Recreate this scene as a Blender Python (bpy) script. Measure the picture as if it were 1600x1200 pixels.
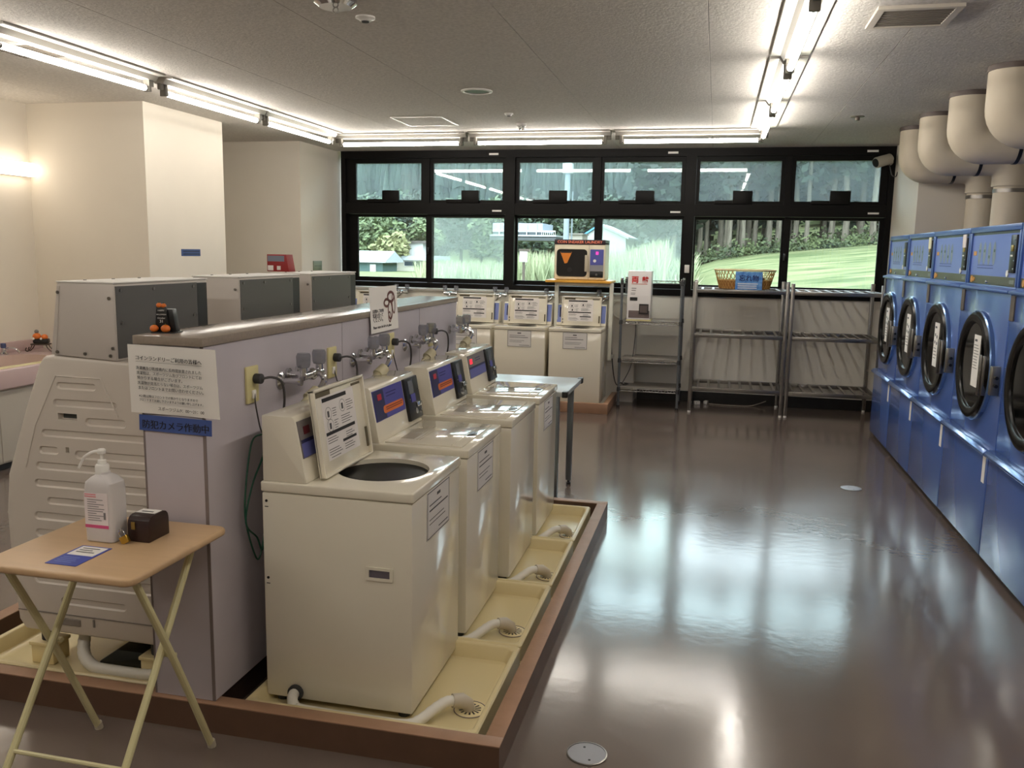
import bpy, bmesh, math, random
from mathutils import Vector, Matrix, Euler
random.seed(7)
PI = math.pi
SC = bpy.context.scene
COL = SC.collection
for _o in list(bpy.data.objects):
    bpy.data.objects.remove(_o)

# ------------------------------------------------------------------ camera
CAM_H = 1.5
_p, _y, _r = math.radians(8.705), math.radians(13.04), math.radians(1.019)
_f = Vector((-math.sin(_y)*math.cos(_p), math.cos(_y)*math.cos(_p), -math.sin(_p)))
_rt = Vector((math.cos(_y), math.sin(_y), 0)); _up = _rt.cross(_f)
_r2 = math.cos(_r)*_rt + math.sin(_r)*_up; _u2 = -math.sin(_r)*_rt + math.cos(_r)*_up
cd = bpy.data.cameras.new('camera'); cam = bpy.data.objects.new('camera', cd); COL.objects.link(cam)
cd.sensor_width = 36.0; cd.lens = 1349.2/1600*36.0; cd.clip_end = 500; cd.clip_start = 0.05
cam.matrix_world = Matrix(((_r2.x,_u2.x,-_f.x,0),(_r2.y,_u2.y,-_f.y,0),(_r2.z,_u2.z,-_f.z,CAM_H),(0,0,0,1)))
SC.camera = cam

# ------------------------------------------------------------------ world, exposure, light strengths
W = bpy.data.worlds.new('overcast_sky'); SC.world = W; W.use_nodes = True
_bg = W.node_tree.nodes['Background']
_bg.inputs[0].default_value = (0.79, 0.90, 1.0, 1); _bg.inputs[1].default_value = 9.0
SC.view_settings.view_transform = 'Standard'; SC.view_settings.look = 'None'
SC.view_settings.gamma = 1.0; SC.view_settings.exposure = 0.22; SC.view_settings.use_curve_mapping = False
SC.cycles.use_denoising = True
SC.cycles.max_bounces = 9; SC.cycles.diffuse_bounces = 4; SC.cycles.glossy_bounces = 4
SC.cycles.transparent_max_bounces = 16; SC.cycles.transmission_bounces = 6
SC.cycles.sample_clamp_indirect = 6.0; SC.cycles.caustics_reflective = False; SC.cycles.caustics_refractive = False
TUBE_LIGHT = 40.0      # ceiling fluorescent tubes
WALL_LAMP = 5.0        # lamp above the washbasin

# ------------------------------------------------------------------ helpers
def lin(c):
    c = c/255.0
    return c/12.92 if c <= 0.04045 else ((c+0.055)/1.055)**2.4
def rgb(r, g, b): return (lin(r), lin(g), lin(b), 1)
MATS = {}
def mat(name, col, rough=0.5, metal=0.0, spec=0.5, var=0.0, scale=8.0, bump=0.0, bscale=60.0, coat=0.0, detail=3.0, stretch=None, col2=None, trans=0.0, emit=None, estr=0.0, rvar=0.0, alpha=1.0):
    """procedural principled material: colour varied by noise, optional bump and roughness noise"""
    if name in MATS: return MATS[name]
    m = bpy.data.materials.new(name); m.use_nodes = True
    nt = m.node_tree; b = nt.nodes['Principled BSDF']
    c = rgb(*col)
    b.inputs['Base Color'].default_value = c
    b.inputs['Roughness'].default_value = rough; b.inputs['Metallic'].default_value = metal
    b.inputs['Specular IOR Level'].default_value = spec
    b.inputs['Coat Weight'].default_value = coat; b.inputs['Coat Roughness'].default_value = 0.08
    b.inputs['Transmission Weight'].default_value = trans; b.inputs['Alpha'].default_value = alpha
    if emit:
        b.inputs['Emission Color'].default_value = rgb(*emit); b.inputs['Emission Strength'].default_value = estr
    if var or bump or rvar:
        tc = nt.nodes.new('ShaderNodeTexCoord'); mp = nt.nodes.new('ShaderNodeMapping')
        nt.links.new(tc.outputs['Object'], mp.inputs[0])
        if stretch: mp.inputs['Scale'].default_value = stretch
    if var or rvar:
        n = nt.nodes.new('ShaderNodeTexNoise'); n.inputs['Scale'].default_value = scale; n.inputs['Detail'].default_value = detail
        nt.links.new(mp.outputs[0], n.inputs['Vector'])
        if var:
            r = nt.nodes.new('ShaderNodeValToRGB')
            d = rgb(*col2) if col2 else tuple(x*(1-var) for x in c[:3])+(1,)
            r.color_ramp.elements[0].position = 0.32; r.color_ramp.elements[1].position = 0.68
            r.color_ramp.elements[0].color = d; r.color_ramp.elements[1].color = c
            nt.links.new(n.outputs[0], r.inputs[0]); nt.links.new(r.outputs[0], b.inputs['Base Color'])
        if rvar:
            mr = nt.nodes.new('ShaderNodeMapRange'); mr.inputs[3].default_value = max(0.02, rough-rvar); mr.inputs[4].default_value = rough+rvar
            nt.links.new(n.outputs[0], mr.inputs[0]); nt.links.new(mr.outputs[0], b.inputs['Roughness'])
    if bump:
        n2 = nt.nodes.new('ShaderNodeTexNoise'); n2.inputs['Scale'].default_value = bscale; n2.inputs['Detail'].default_value = 2
        bp = nt.nodes.new('ShaderNodeBump'); bp.inputs['Strength'].default_value = bump; bp.inputs['Distance'].default_value = 0.01
        nt.links.new(mp.outputs[0], n2.inputs['Vector']); nt.links.new(n2.outputs[0], bp.inputs['Height']); nt.links.new(bp.outputs[0], b.inputs['Normal'])
    MATS[name] = m
    return m

def glass_mat(name, tint, haze=0.0, haze_col=(235, 240, 238), ior=1.5, hscale=1.2):
    """flat pane: see-through with fresnel reflection and an optional pale translucent mix that imitates haze"""
    if name in MATS: return MATS[name]
    m = bpy.data.materials.new(name); m.use_nodes = True; nt = m.node_tree; nt.nodes.clear()
    out = nt.nodes.new('ShaderNodeOutputMaterial')
    tr = nt.nodes.new('ShaderNodeBsdfTransparent'); tr.inputs[0].default_value = rgb(*tint)
    gl = nt.nodes.new('ShaderNodeBsdfGlossy'); gl.inputs['Roughness'].default_value = 0.02
    fr = nt.nodes.new('ShaderNodeFresnel'); fr.inputs[0].default_value = ior
    mx = nt.nodes.new('ShaderNodeMixShader')
    nt.links.new(fr.outputs[0], mx.inputs[0]); nt.links.new(gl.outputs[0], mx.inputs[2])
    if haze > 0:
        tl = nt.nodes.new('ShaderNodeBsdfTranslucent'); tl.inputs[0].default_value = rgb(*haze_col)
        tc = nt.nodes.new('ShaderNodeTexCoord'); no = nt.nodes.new('ShaderNodeTexNoise'); no.inputs['Scale'].default_value = hscale; no.inputs['Detail'].default_value = 5
        mr = nt.nodes.new('ShaderNodeMapRange'); mr.inputs[1].default_value = 0.3; mr.inputs[2].default_value = 0.7
        mr.inputs[3].default_value = haze*0.7; mr.inputs[4].default_value = haze*1.25
        hz = nt.nodes.new('ShaderNodeMixShader')
        nt.links.new(tc.outputs['Object'], no.inputs['Vector']); nt.links.new(no.outputs[0], mr.inputs[0]); nt.links.new(mr.outputs[0], hz.inputs[0])
        nt.links.new(tr.outputs[0], hz.inputs[1]); nt.links.new(tl.outputs[0], hz.inputs[2]); nt.links.new(hz.outputs[0], mx.inputs[1])
    else:
        nt.links.new(tr.outputs[0], mx.inputs[1])
    nt.links.new(mx.outputs[0], out.inputs[0])
    MATS[name] = m
    return m

def rrect(x0, y0, x1, y1, r, n=4):
    pts = []
    for cx, cy, a in ((x1-r, y1-r, 0), (x0+r, y1-r, 90), (x0+r, y0+r, 180), (x1-r, y0+r, 270)):
        for k in range(n+1):
            t = math.radians(a+90*k/n); pts.append((cx+r*math.cos(t), cy+r*math.sin(t)))
    return pts
def circ(cx, cy, r, n=24, ry=None):
    ry = r if ry is None else ry
    return [(cx+r*math.cos(2*PI*k/n), cy+ry*math.sin(2*PI*k/n)) for k in range(n)]

class MB:
    """collects shapes into one bmesh; .obj() links it as ONE mesh object"""
    def __init__(s): s.bm = bmesh.new()
    def box(s, x0, y0, z0, x1, y1, z1, bev=0.0, seg=2):
        r = bmesh.ops.create_cube(s.bm, size=1.0)
        v = r['verts']
        for q in v:
            q.co = Vector(((x0+x1)/2+q.co.x*(x1-x0), (y0+y1)/2+q.co.y*(y1-y0), (z0+z1)/2+q.co.z*(z1-z0)))
        if bev > 0:
            es = list({e for q in v for e in q.link_edges})
            bmesh.ops.bevel(s.bm, geom=es, offset=bev, segments=seg, affect='EDGES', profile=0.5)
        return s
    def face(s, pts):
        s.bm.faces.new([s.bm.verts.new(p) for p in pts]); return s
    def prism(s, poly, ax, a, b, bev=0.0, seg=2):
        def P(u, v, w): return {'x': (w, u, v), 'y': (u, w, v), 'z': (u, v, w)}[ax]
        A = [s.bm.verts.new(P(u, v, a)) for u, v in poly]; B = [s.bm.verts.new(P(u, v, b)) for u, v in poly]
        n = len(poly); fs = [s.bm.faces.new(A), s.bm.faces.new(list(reversed(B)))]
        for k in range(n): fs.append(s.bm.faces.new((A[k], B[k], B[(k+1) % n], A[(k+1) % n])))
        bmesh.ops.recalc_face_normals(s.bm, faces=fs)
        if bev > 0:
            es = list({e for f in fs for e in f.edges})
            bmesh.ops.bevel(s.bm, geom=es, offset=bev, segments=seg, affect='EDGES', profile=0.5)
        return s
    def tube(s, pts, r, n=8, closed=False, caps=True):
        P = [Vector(p) for p in pts]; m = len(P)
        rr = r if isinstance(r, (list, tuple)) else [r]*m
        rings = []; up = None
        for i in range(m):
            if closed: t = (P[(i+1) % m]-P[i-1])
            else: t = (P[min(i+1, m-1)]-P[max(i-1, 0)])
            t = t.normalized()
            if up is None:
                up = t.orthogonal().normalized()
            else:
                up = (up - t*up.dot(t))
                up = up.normalized() if up.length > 1e-6 else t.orthogonal().normalized()
            w = t.cross(up)
            rings.append([s.bm.verts.new(P[i]+rr[i]*(math.cos(2*PI*k/n)*up+math.sin(2*PI*k/n)*w)) for k in range(n)])
        fs = []
        for i in range(m if closed else m-1):
            A, B = rings[i], rings[(i+1) % m]
            for k in range(n): fs.append(s.bm.faces.new((A[k], A[(k+1) % n], B[(k+1) % n], B[k])))
        if caps and not closed:
            fs.append(s.bm.faces.new(list(reversed(rings[0])))); fs.append(s.bm.faces.new(rings[-1]))
        bmesh.ops.recalc_face_normals(s.bm, faces=fs)
        return s
    def cyl(s, p0, p1, r, r1=None, n=16): return s.tube([p0, p1], [r, r if r1 is None else r1], n)
    def lathe(s, prof, o, ax='z', n=24, sx=1.0, sy=1.0):
        rings = []
        for r, h in prof:
            ring = []
            for k in range(n):
                a = 2*PI*k/n; u, v = r*math.cos(a)*sx, r*math.sin(a)*sy
                d = {'z': (u, v, h), 'x': (h, u, v), 'y': (u, h, v)}[ax]
                ring.append(s.bm.verts.new((o[0]+d[0], o[1]+d[1], o[2]+d[2])))
            rings.append(ring)
        fs = []
        for A, B in zip(rings, rings[1:]):
            for k in range(n): fs.append(s.bm.faces.new((A[k], A[(k+1) % n], B[(k+1) % n], B[k])))
        if prof[0][0] > 1e-6: fs.append(s.bm.faces.new(list(reversed(rings[0]))))
        if prof[-1][0] > 1e-6: fs.append(s.bm.faces.new(rings[-1]))
        bmesh.ops.remove_doubles(s.bm, verts=[v for r in rings for v in r], dist=1e-6)
        bmesh.ops.recalc_face_normals(s.bm, faces=[f for f in s.bm.faces])
        return s
    def ball(s, c, r, sc=(1, 1, 1), u=12, v=8):
        q = bmesh.ops.create_uvsphere(s.bm, u_segments=u, v_segments=v, radius=r)['verts']
        for w in q: w.co = Vector((c[0]+w.co.x*sc[0], c[1]+w.co.y*sc[1], c[2]+w.co.z*sc[2]))
        return s
    def xf(s, M):
        bmesh.ops.transform(s.bm, matrix=M, verts=s.bm.verts[:]); return s
    def mesh(s, name, m=None, smooth=True, ang=35):
        me = bpy.data.meshes.new(name); s.bm.to_mesh(me); s.bm.free()
        if m: me.materials.append(m)
        if smooth:
            me.shade_smooth(); me.set_sharp_from_angle(angle=math.radians(ang))
        return me
    def obj(s, name, m, parent=None, smooth=True, ang=35):
        return link(name, s.mesh(name, m, smooth, ang), parent)
def link(name, me, parent=None):
    o = bpy.data.objects.new(name, me); COL.objects.link(o)
    if parent is not None: o.parent = parent
    return o
def tag(o, label, cat, group=None, kind=None):
    o['label'] = label; o['category'] = cat
    if group: o['group'] = group
    if kind: o['kind'] = kind
    return o
def thing(name, label, cat, loc=(0, 0, 0), rz=0.0, group=None):
    o = bpy.data.objects.new(name, None); COL.objects.link(o)
    o.location = loc; o.rotation_euler = (0, 0, rz); o.empty_display_size = 0.1
    return tag(o, label, cat, group)
def struct(o):
    o['kind'] = 'structure'; return o
def copy_tree(o, parent=None):
    c = o.copy(); COL.objects.link(c); c.parent = parent
    for ch in list(o.children): copy_tree(ch, c)
    return c
def boolean(o, cutter_mb, op='DIFFERENCE'):
    """cut a shape out of an object's mesh for good"""
    cm = cutter_mb.mesh('cut', None, False); c = bpy.data.objects.new('cut', cm); COL.objects.link(c)
    if o.parent: c.parent = o.parent
    md = o.modifiers.new('b', 'BOOLEAN'); md.object = c; md.operation = op; md.solver = 'EXACT'
    dg = bpy.context.evaluated_depsgraph_get(); ne = bpy.data.meshes.new_from_object(o.evaluated_get(dg))
    o.modifiers.clear(); old = o.data; nm = old.name; ms = [x for x in old.materials]
    bpy.data.objects.remove(c); bpy.data.meshes.remove(cm)
    ne.materials.clear()
    for x in ms: ne.materials.append(x)
    ne.shade_smooth(); ne.set_sharp_from_angle(angle=math.radians(30))
    o.data = ne
TEXTS = []
def text(name, body, m, parent, origin, u, v, size, width=None, align='LEFT', bold=0.0, ext=0.0003, spacing=1.0):
    """lettering: flat glyph mesh on a surface; u = reading direction, v = up; converted to meshes at the end"""
    cu = bpy.data.curves.new(name, 'FONT'); cu.body = body; cu.size = size; cu.resolution_u = 3
    cu.align_x = align; cu.extrude = ext; cu.offset = bold*size; cu.space_line = spacing
    t = bpy.data.objects.new(name, cu); COL.objects.link(t)
    TEXTS.append((t, name, m, parent, Vector(origin), Vector(u).normalized(), Vector(v).normalized(), width))
def flush_text():
    bpy.context.view_layer.update()
    dg = bpy.context.evaluated_depsgraph_get(); out = []
    for t, name, m, parent, o, u, v, width in TEXTS:
        out.append(bpy.data.meshes.new_from_object(t.evaluated_get(dg)))
    for me, (t, name, m, parent, o, u, v, width) in zip(out, TEXTS):
        k = 1.0
        if width and len(me.vertices):
            xs = [q.co.x for q in me.vertices]; k = width/max(1e-6, max(xs)-min(xs))
        n = u.cross(v)
        M = Matrix(((u.x, v.x, n.x, o.x), (u.y, v.y, n.y, o.y), (u.z, v.z, n.z, o.z), (0, 0, 0, 1)))
        me.transform(M @ Matrix.Diagonal((k, min(k, 1.6), 1, 1)))
        me.materials.clear(); me.materials.append(m); me.name = name
        cu = t.data; bpy.data.objects.remove(t); bpy.data.curves.remove(cu)
        link(name, me, parent)
    TEXTS.clear()

# ------------------------------------------------------------------ materials
M_wall = mat('wall_paint', (224, 216, 202), 0.75, var=0.03, scale=3, bump=0.03, bscale=180)
M_wallb = mat('wall_panel', (236, 231, 220), 0.55, var=0.03, scale=2)
M_ceil = mat('ceiling_board_rock', (214, 209, 201), 0.9, var=0.2, scale=55, bump=0.35, bscale=90, detail=4)
M_floor = mat('floor_resin', (110, 97, 89), 0.15, spec=1.0, var=0.12, scale=1.6, bump=0.035, bscale=22, rvar=0.05)
M_black = mat('black_plastic', (18, 18, 19), 0.35)
M_sash = mat('bronze_aluminium', (11, 9, 8), 0.5, spec=0.18)
M_cream = mat('cream_enamel', (230, 223, 205), 0.1, coat=0.35, var=0.015, scale=2)
M_white = mat('white_plastic', (235, 232, 226), 0.35)
M_greyw = mat('grey_white_steel', (200, 192, 184), 0.45, var=0.03, scale=2)
M_dgrey = mat('dark_grey_panel', (98, 97, 94), 0.35, spec=0.4)
M_chrome = mat('chrome', (215, 215, 218), 0.12, metal=1.0)
M_steel = mat('brushed_steel', (142, 138, 133), 0.32, metal=1.0, rvar=0.08, scale=20)
M_zinc = mat('zinc_grey', (120, 124, 128), 0.35, metal=0.7)
M_paper = mat('paper', (238, 234, 228), 0.85)
M_ink = mat('ink', (28, 26, 28), 0.7)
M_red = mat('red_print', (196, 36, 30), 0.6)
M_blue = mat('dryer_blue', (72, 102, 170), 0.22, coat=0.3, var=0.03, scale=1.5)
M_bluel = mat('panel_blue', (104, 128, 206), 0.3)
M_wash_blue = mat('washer_panel_blue', (74, 72, 150), 0.35)
M_navy = mat('washer_panel_navy', (36, 38, 82), 0.35)
M_orange = mat('orange_print', (206, 104, 38), 0.5)
M_lam = mat('lavender_laminate', (196, 189, 196), 0.4, var=0.06, scale=5)
M_trim = mat('laminate_trim', (128, 116, 114), 0.5)
M_top = mat('taupe_countertop', (150, 138, 126), 0.2, spec=0.3, var=0.12, scale=90)
M_curbside = mat('dark_curb_side', (98, 72, 56), 0.5, var=0.12, scale=14)
M_curb = mat('brown_curb', (160, 124, 98), 0.5, var=0.12, scale=14, bump=0.05, bscale=60)
M_pan = mat('pale_yellow_pan', (222, 206, 160), 0.3)
M_wood = mat('beige_tabletop', (198, 166, 128), 0.38, var=0.06, scale=6, stretch=(1, 8, 8))
M_legs = mat('cream_painted_tube', (214, 206, 160), 0.35)
M_hose = mat('white_hose', (226, 222, 212), 0.45)
M_cord = mat('dark_cord', (62, 59, 58), 0.5)
M_green = mat('green_cord', (30, 84, 64), 0.5)
M_outlet = mat('ivory_outlet', (214, 204, 150), 0.4)
M_rubber = mat('grey_rubber', (52, 52, 54), 0.6)
M_glassk = mat('smoked_knob', (128, 130, 140), 0.06, spec=0.9, alpha=0.6)
M_tube = mat('tube_light', (255, 255, 255), 0.5, emit=(255, 248, 238), estr=TUBE_LIGHT)
M_lampw = mat('lamp_shade_glow', (255, 250, 240), 0.5, emit=(255, 242, 224), estr=WALL_LAMP)
M_duct = mat('duct_wrap', (216, 204, 182), 0.6, var=0.07, scale=5, bump=0.08, bscale=25)
M_band = mat('duct_band', (104, 92, 86), 0.45)
# ================================================================== THE ROOM
ZC = 2.55; YB = 9.0; YF = -2.6; XL = -5.19; XR = 2.62
struct(MB().box(XL-.2, YF-.2, -.12, XR+.2, YB+.2, 0).obj('floor', M_floor, smooth=False))
ceil_ = struct(MB().box(XL-.2, YF-.2, ZC+.012, XR+.2, YB+.2, ZC+.16).obj('ceiling', M_rubber, smooth=False))
xs = [-0.09+.91*k for k in range(-6, 4)]
edges = [XL-.2]+[x for x in xs if XL < x < XR]+[XR+.2]
for a, b in zip(edges, edges[1:]):
    MB().box(a+.0012, YF-.2, ZC, b-.0012, YB+.2, ZC+.012, .0008, 1).obj('ceiling_board', M_ceil, ceil_, smooth=False)
struct(MB().box(XL-.2, YF, 0, XL, YB+.2, ZC).obj('wall_left', M_wall, smooth=False))
struct(MB().box(XL, 5.80, 0, -4.175, 6.86, ZC).obj('wall_left_pier', M_wall, smooth=False))
struct(MB().box(XL, 8.12, 0, -4.09, YB+.2, ZC).obj('wall_left_return', M_wall, smooth=False))
struct(MB().box(XR, YF, 0, XR+.2, YB+.2, ZC).obj('wall_right', M_wall, smooth=False))
struct(MB().box(1.604, 7.92, 0, XR, YB+.2, ZC).obj('wall_right_pier', M_wall, smooth=False))
struct(MB().box(XL-.2, YF-.2, 0, XR+.2, YF, ZC).obj('wall_front', M_wall, smooth=False))
struct(MB().box(-4.09, YB, 0, 1.604, YB+.2, 1.09).obj('wall_back', M_wallb, smooth=False))
struct(MB().box(-4.09, YB, 2.545, 1.604, YB+.2, ZC+.02).obj('wall_back_head', M_wall, smooth=False))
struct(MB().box(-.74, YB-.012, 0, 1.604, YB, .11, .002).obj('baseboard_back', M_black, smooth=False))
# low pipe ledge under the windows
led = struct(MB().box(-4.09, 8.76, 0, -.76, YB, 1.075).obj('trim_1', M_wallb, smooth=False))
MB().box(-4.09, 8.735, 1.075, -.745, YB, 1.1, .004).obj('ledge_cap', mat('grey_ledge', (176, 172, 166), .4), led, smooth=False)

# ---- windows
GL_clear = glass_mat('pane_clear', (247, 252, 250))
GL_up = glass_mat('pane_hazy', (236, 246, 244), haze=0.055, haze_col=(222, 234, 238))  # upper panes: haze put into the glass by a pale translucent mix
GL_screen = glass_mat('insect_screen_mesh', (238, 243, 240), haze=0.075, haze_col=(232, 240, 236), ior=1.02)
bays = [(-4.04, -2.14), (-2.14, -.288), (-.288, 1.604)]
low = [((-3.884, -3.092), (-3.012, -2.21)), ((-2.071, -1.252), (-1.166, -.357)), ((-.218, .614), (.693, 1.51))]
upp = [((-3.88, -3.13), (-2.99, -2.23)), ((-2.048, -1.283), (-1.159, -.383)), ((-.202, .573), (.71, 1.483))]
def ring(mb, x0, z0, x1, z1, X0, Z0, X1, Z1, y0, y1):
    """rectangular frame: inner x0..x1, outer X0..X1"""
    mb.box(X0, y0, Z0, X1, y1, z0); mb.box(X0, y0, z1, X1, y1, Z1)
    mb.box(X0, y0, z0, x0, y1, z1); mb.box(x1, y0, z0, X1, y1, z1)
for i, (a, b) in enumerate(bays):
    fr = MB()
    ring(fr, a+.05, 1.15, b-.05, 2.47, a, 1.085, b, 2.548, 8.985, 9.13)
    fr.box(a+.05, 8.99, 1.885, b-.05, 9.13, 2.0)
    mx = (upp[i][0][1]+upp[i][1][0])/2
    fr.box(mx-.03, 9.0, 2.0, mx+.03, 9.12, 2.47)
    w = struct(fr.obj('window_%d' % (i+1), M_sash, smooth=False))
    for k, (p, q) in enumerate(upp[i]):
        x0, x1 = (a+.05, mx-.03) if k == 0 else (mx+.03, b-.05)
        m_ = MB(); ring(m_, p, 2.034, q, 2.42, x0+.002, 2.002, x1-.002, 2.468, 9.02, 9.06)
        s_ = m_.obj('hopper_sash', M_sash, w, smooth=False)
        MB().box(p-.005, 9.036, 2.03, q+.005, 9.040, 2.424).obj('pane', GL_up, s_, smooth=False)
        cx = p+(q-p)*.46
        h_ = MB().box(cx-.03, 8.985, 2.005, cx+.16, 9.02, 2.135, .004); h_.box(cx-.2, 8.99, 2.004, cx+.16, 9.02, 2.042, .004)
        h_.obj('operator_handle', M_sash, s_)
        if k == 1: MB().box(q-.14, 8.983, 2.495, q-.04, 8.9855, 2.515).obj('sticker', M_white, w, smooth=False)
    mid = (low[i][0][1]+low[i][1][0])/2
    for k, (p, q) in enumerate(low[i]):
        y0, y1 = (9.075, 9.105) if k == 0 else (9.035, 9.065)
        X0, X1 = (a+.052, q+.055) if k == 0 else (p-.055, b-.052)
        m_ = MB(); ring(m_, p, 1.20, q, 1.853, X0, 1.152, X1, 1.883, y0, y1)
        s_ = m_.obj('sliding_sash', M_sash, w, smooth=False)
        MB().box(p-.005, (y0+y1)/2-.002, 1.195, q+.005, (y0+y1)/2+.002, 1.858).obj('pane', GL_clear, s_, smooth=False)
        if k == 1:
            MB().box(p-.05, y0-.03, 1.46, p-.025, y0, 1.53, .006).obj('crescent_lock', M_black, s_)
            MB().box(q-.12, 8.987, 1.915, q-.02, 8.9898, 1.932).obj('sticker', M_white, w, smooth=False)
            if i < 2:
                m_ = MB(); ring(m_, p-.005, 1.2, q+.005, 1.853, p-.03, 1.17, q+.03, 1.88, 9.112, 9.124)
                sc_ = m_.obj('screen_frame', M_sash, w, smooth=False)
                MB().box(p-.01, 9.117, 1.195, q+.01, 9.119, 1.858).obj('insect_screen', GL_screen, sc_, smooth=False)
# white contact sensor on the mullion
tag(MB().box(-.31, 8.972, 1.32, -.262, 8.985, 1.40, .003).obj('window_sensor', M_white), 'small white contact sensor on the black window mullion beside the exchange machine', 'sensor')

# ---- fluorescent fixtures
def fixture(x, y, rz, L=1.15):
    t = thing('fluorescent_fixture', 'bare fluorescent tube', 'light', (x, y, ZC), rz, 'ceiling tube lights')
    MB().box(-.1, -L/2-.06, -.012, .1, L/2+.06, 0, .003).prism([(-.05, -.012), (.05, -.012), (.03, -.04), (-.03, -.04)], 'y', -L/2-.06, L/2+.06).obj('trough', mat('fixture_white', (172, 168, 160), .4), t, smooth=False)
    for s in (-1, 1):
        MB().box(-.022, s*(L/2+.012)-.012, -.11, .022, s*(L/2+.012)+.012, -.036, .003).box(-.012, s*(L/2+.045)-.018, -.075, .012, s*(L/2+.045)+.018, -.036, .003).obj('socket', mat('socket_grey', (120, 116, 108), .5), t)
        MB().cyl((0, s*L/2-s*.018, -.09), (0, s*L/2, -.09), .0175, n=12).obj('end_cap', M_chrome, t)
    MB().cyl((0, -L/2+.018, -.09), (0, L/2-.018, -.09), .0165, n=12).obj('tube', M_tube, t)
    return t
rows = [('front', [(x, .25, PI/2) for x in (-2.88, -1.58, -.27)]), ('left', [(-3.485, y, 0) for y in (4.31, 5.65, 6.94, 2.97, 1.63)]), ('back', [(x, 7.72, PI/2) for x in (-2.88, -1.58, -.27)]), ('right', [(.32, y, 0) for y in (4.28, 5.62, 6.94, 2.94, 1.60)])]  # front row is unseen, added to brighten the sides facing the camera
words = {'front': 'tube light in the unseen added row on the camera side', 'left': 'tube light along the washbasin wall', 'back': 'tube light in the row facing the windows', 'right': 'tube light along the blue dryers'}
ordw = ['first from', 'second from', 'third from', 'fourth from', 'fifth from']
for rn, L in rows:
    o_ = sorted(L, key=lambda q: -q[1]) if rn not in ('back', 'front') else sorted(L, key=lambda q: q[0])
    for k, (x, y, rz) in enumerate(o_):
        f_ = fixture(x, y, rz)
        f_['label'] = 'bare fluorescent %s, %s %s' % (words[rn], ordw[k], 'the windows' if rn not in ('back', 'front') else 'the washbasin wall')
        f_['group'] = words[rn].replace('tube light', 'tube lights')

# ---- ceiling fittings
t = thing('ceiling_vent', 'square grey air vent grille in the ceiling near the ducts', 'vent', (.78, 4.255, ZC))
m_ = MB(); m_.box(-.17, -.17, -.014, -.14, .17, 0).box(.14, -.17, -.014, .17, .17, 0).box(-.14, -.17, -.014, .14, -.14, 0).box(-.14, .14, -.014, .14, .17, 0); m_.obj('vent_frame', mat('vent_frame_beige', (196, 188, 176), .6), t, smooth=False)
MB().box(-.14, -.14, -.004, .14, .14, -.001).obj('vent_backing', M_rubber, t, smooth=False)
for k in range(9): MB().box(-.14, -.13+k*.031, -.012, .14, -.118+k*.031, -.004).obj('vent_slat', mat('vent_grey', (120, 112, 102), .6), t, smooth=False)
t = thing('ceiling_vent', 'grey air vent grille in the ceiling above the washbasin', 'vent', (-3.72, 4.2, ZC))
MB().box(-.17, -.17, -.014, .17, .17, 0, .003).obj('vent_frame', M_white, t, smooth=False)
for k in range(9): MB().box(-.14, -.13+k*.031, -.02, .14, -.11+k*.031, -.0142).obj('vent_slat', mat('vent_grey', (120, 112, 102), .6), t, smooth=False)
t = thing('access_panel', 'square white ceiling access hatch in front of the windows', 'hatch', (-2.39, 6.985, ZC))
m_ = MB(); m_.box(-.215, -.24, -.006, -.2, .24, 0).box(.2, -.24, -.006, .215, .24, 0).box(-.2, -.24, -.006, .2, -.225, 0).box(-.2, .225, -.006, .2, .24, 0); m_.obj('hatch_frame', M_white, t, smooth=False)
MB().box(-.198, -.223, -.004, .198, .223, -.0005).obj('hatch_door', M_ceil, t, smooth=False)
t = thing('downlight', 'round dark recessed downlight with a white rim in the ceiling', 'light', (-1.605, 5.74, ZC))
MB().lathe([(.085, -.002), (.088, -.01), (.105, -.006), (.105, 0)], (0, 0, 0)).obj('rim', M_white, t)
MB().lathe([(0, -.0035), (.087, -.0035), (.087, -.001), (0, -.001)], (0, 0, 0)).obj('dark_reflector', mat('unlit_reflector', (74, 68, 60), .4), t)
def sensor(x, y, r, h, lab):
    s = thing('ceiling_detector', lab, 'detector', (x, y, ZC))
    MB().lathe([(r, 0), (r, -h*.4), (r*.7, -h*.6), (r*.55, -h), (0, -h)], (0, 0, 0), n=20).obj('base', M_white, s)
    MB().lathe([(r*.4, -h), (r*.36, -h*1.25), (0, -h*1.3)], (0, 0, 0), n=16).obj('lens', M_rubber, s)
sensor(-1.61, 6.68, .035, .018, 'tiny white ceiling detector between the round downlight and the sprinkler')
sensor(-1.62, 3.89, .045, .02, 'small white ceiling detector beside the round ceiling fan lamp')
t = thing('sprinkler', 'white ceiling sprinkler head with a chrome deflector in front of the windows', 'sprinkler', (-1.627, 7.2, ZC))
MB().lathe([(.04, 0), (.04, -.02), (.03, -.028), (0, -.028)], (0, 0, 0), n=20).obj('rose', M_white, t)
MB().ball((-.014, 0, -.04), .014).ball((.014, 0, -.04), .014).obj('deflector', M_chrome, t)
t = thing('sprinkler', 'small dark sprinkler in the ceiling beside the insulated ducts', 'sprinkler', (.977, 7.127, ZC))
MB().lathe([(.05, 0), (.05, -.004), (.018, -.008), (.016, -.03), (0, -.03)], (0, 0, 0), n=16).obj('rose', mat('dim_metal', (110, 98, 86), .5), t)
t = thing('ceiling_unit', 'round chrome-rimmed ceiling fitting with a hanging ring', 'fitting', (-1.634, 3.60, ZC))
MB().lathe([(.09, 0), (.09, -.02), (.07, -.035), (0, -.035)], (0, 0, 0), n=28).obj('body', M_chrome, t)
MB().tube([(.0+.012*math.cos(a*PI/6), 0, -.047+.012*math.sin(a*PI/6)) for a in range(12)], .003, 6, closed=True).obj('ring', M_steel, t)
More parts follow.
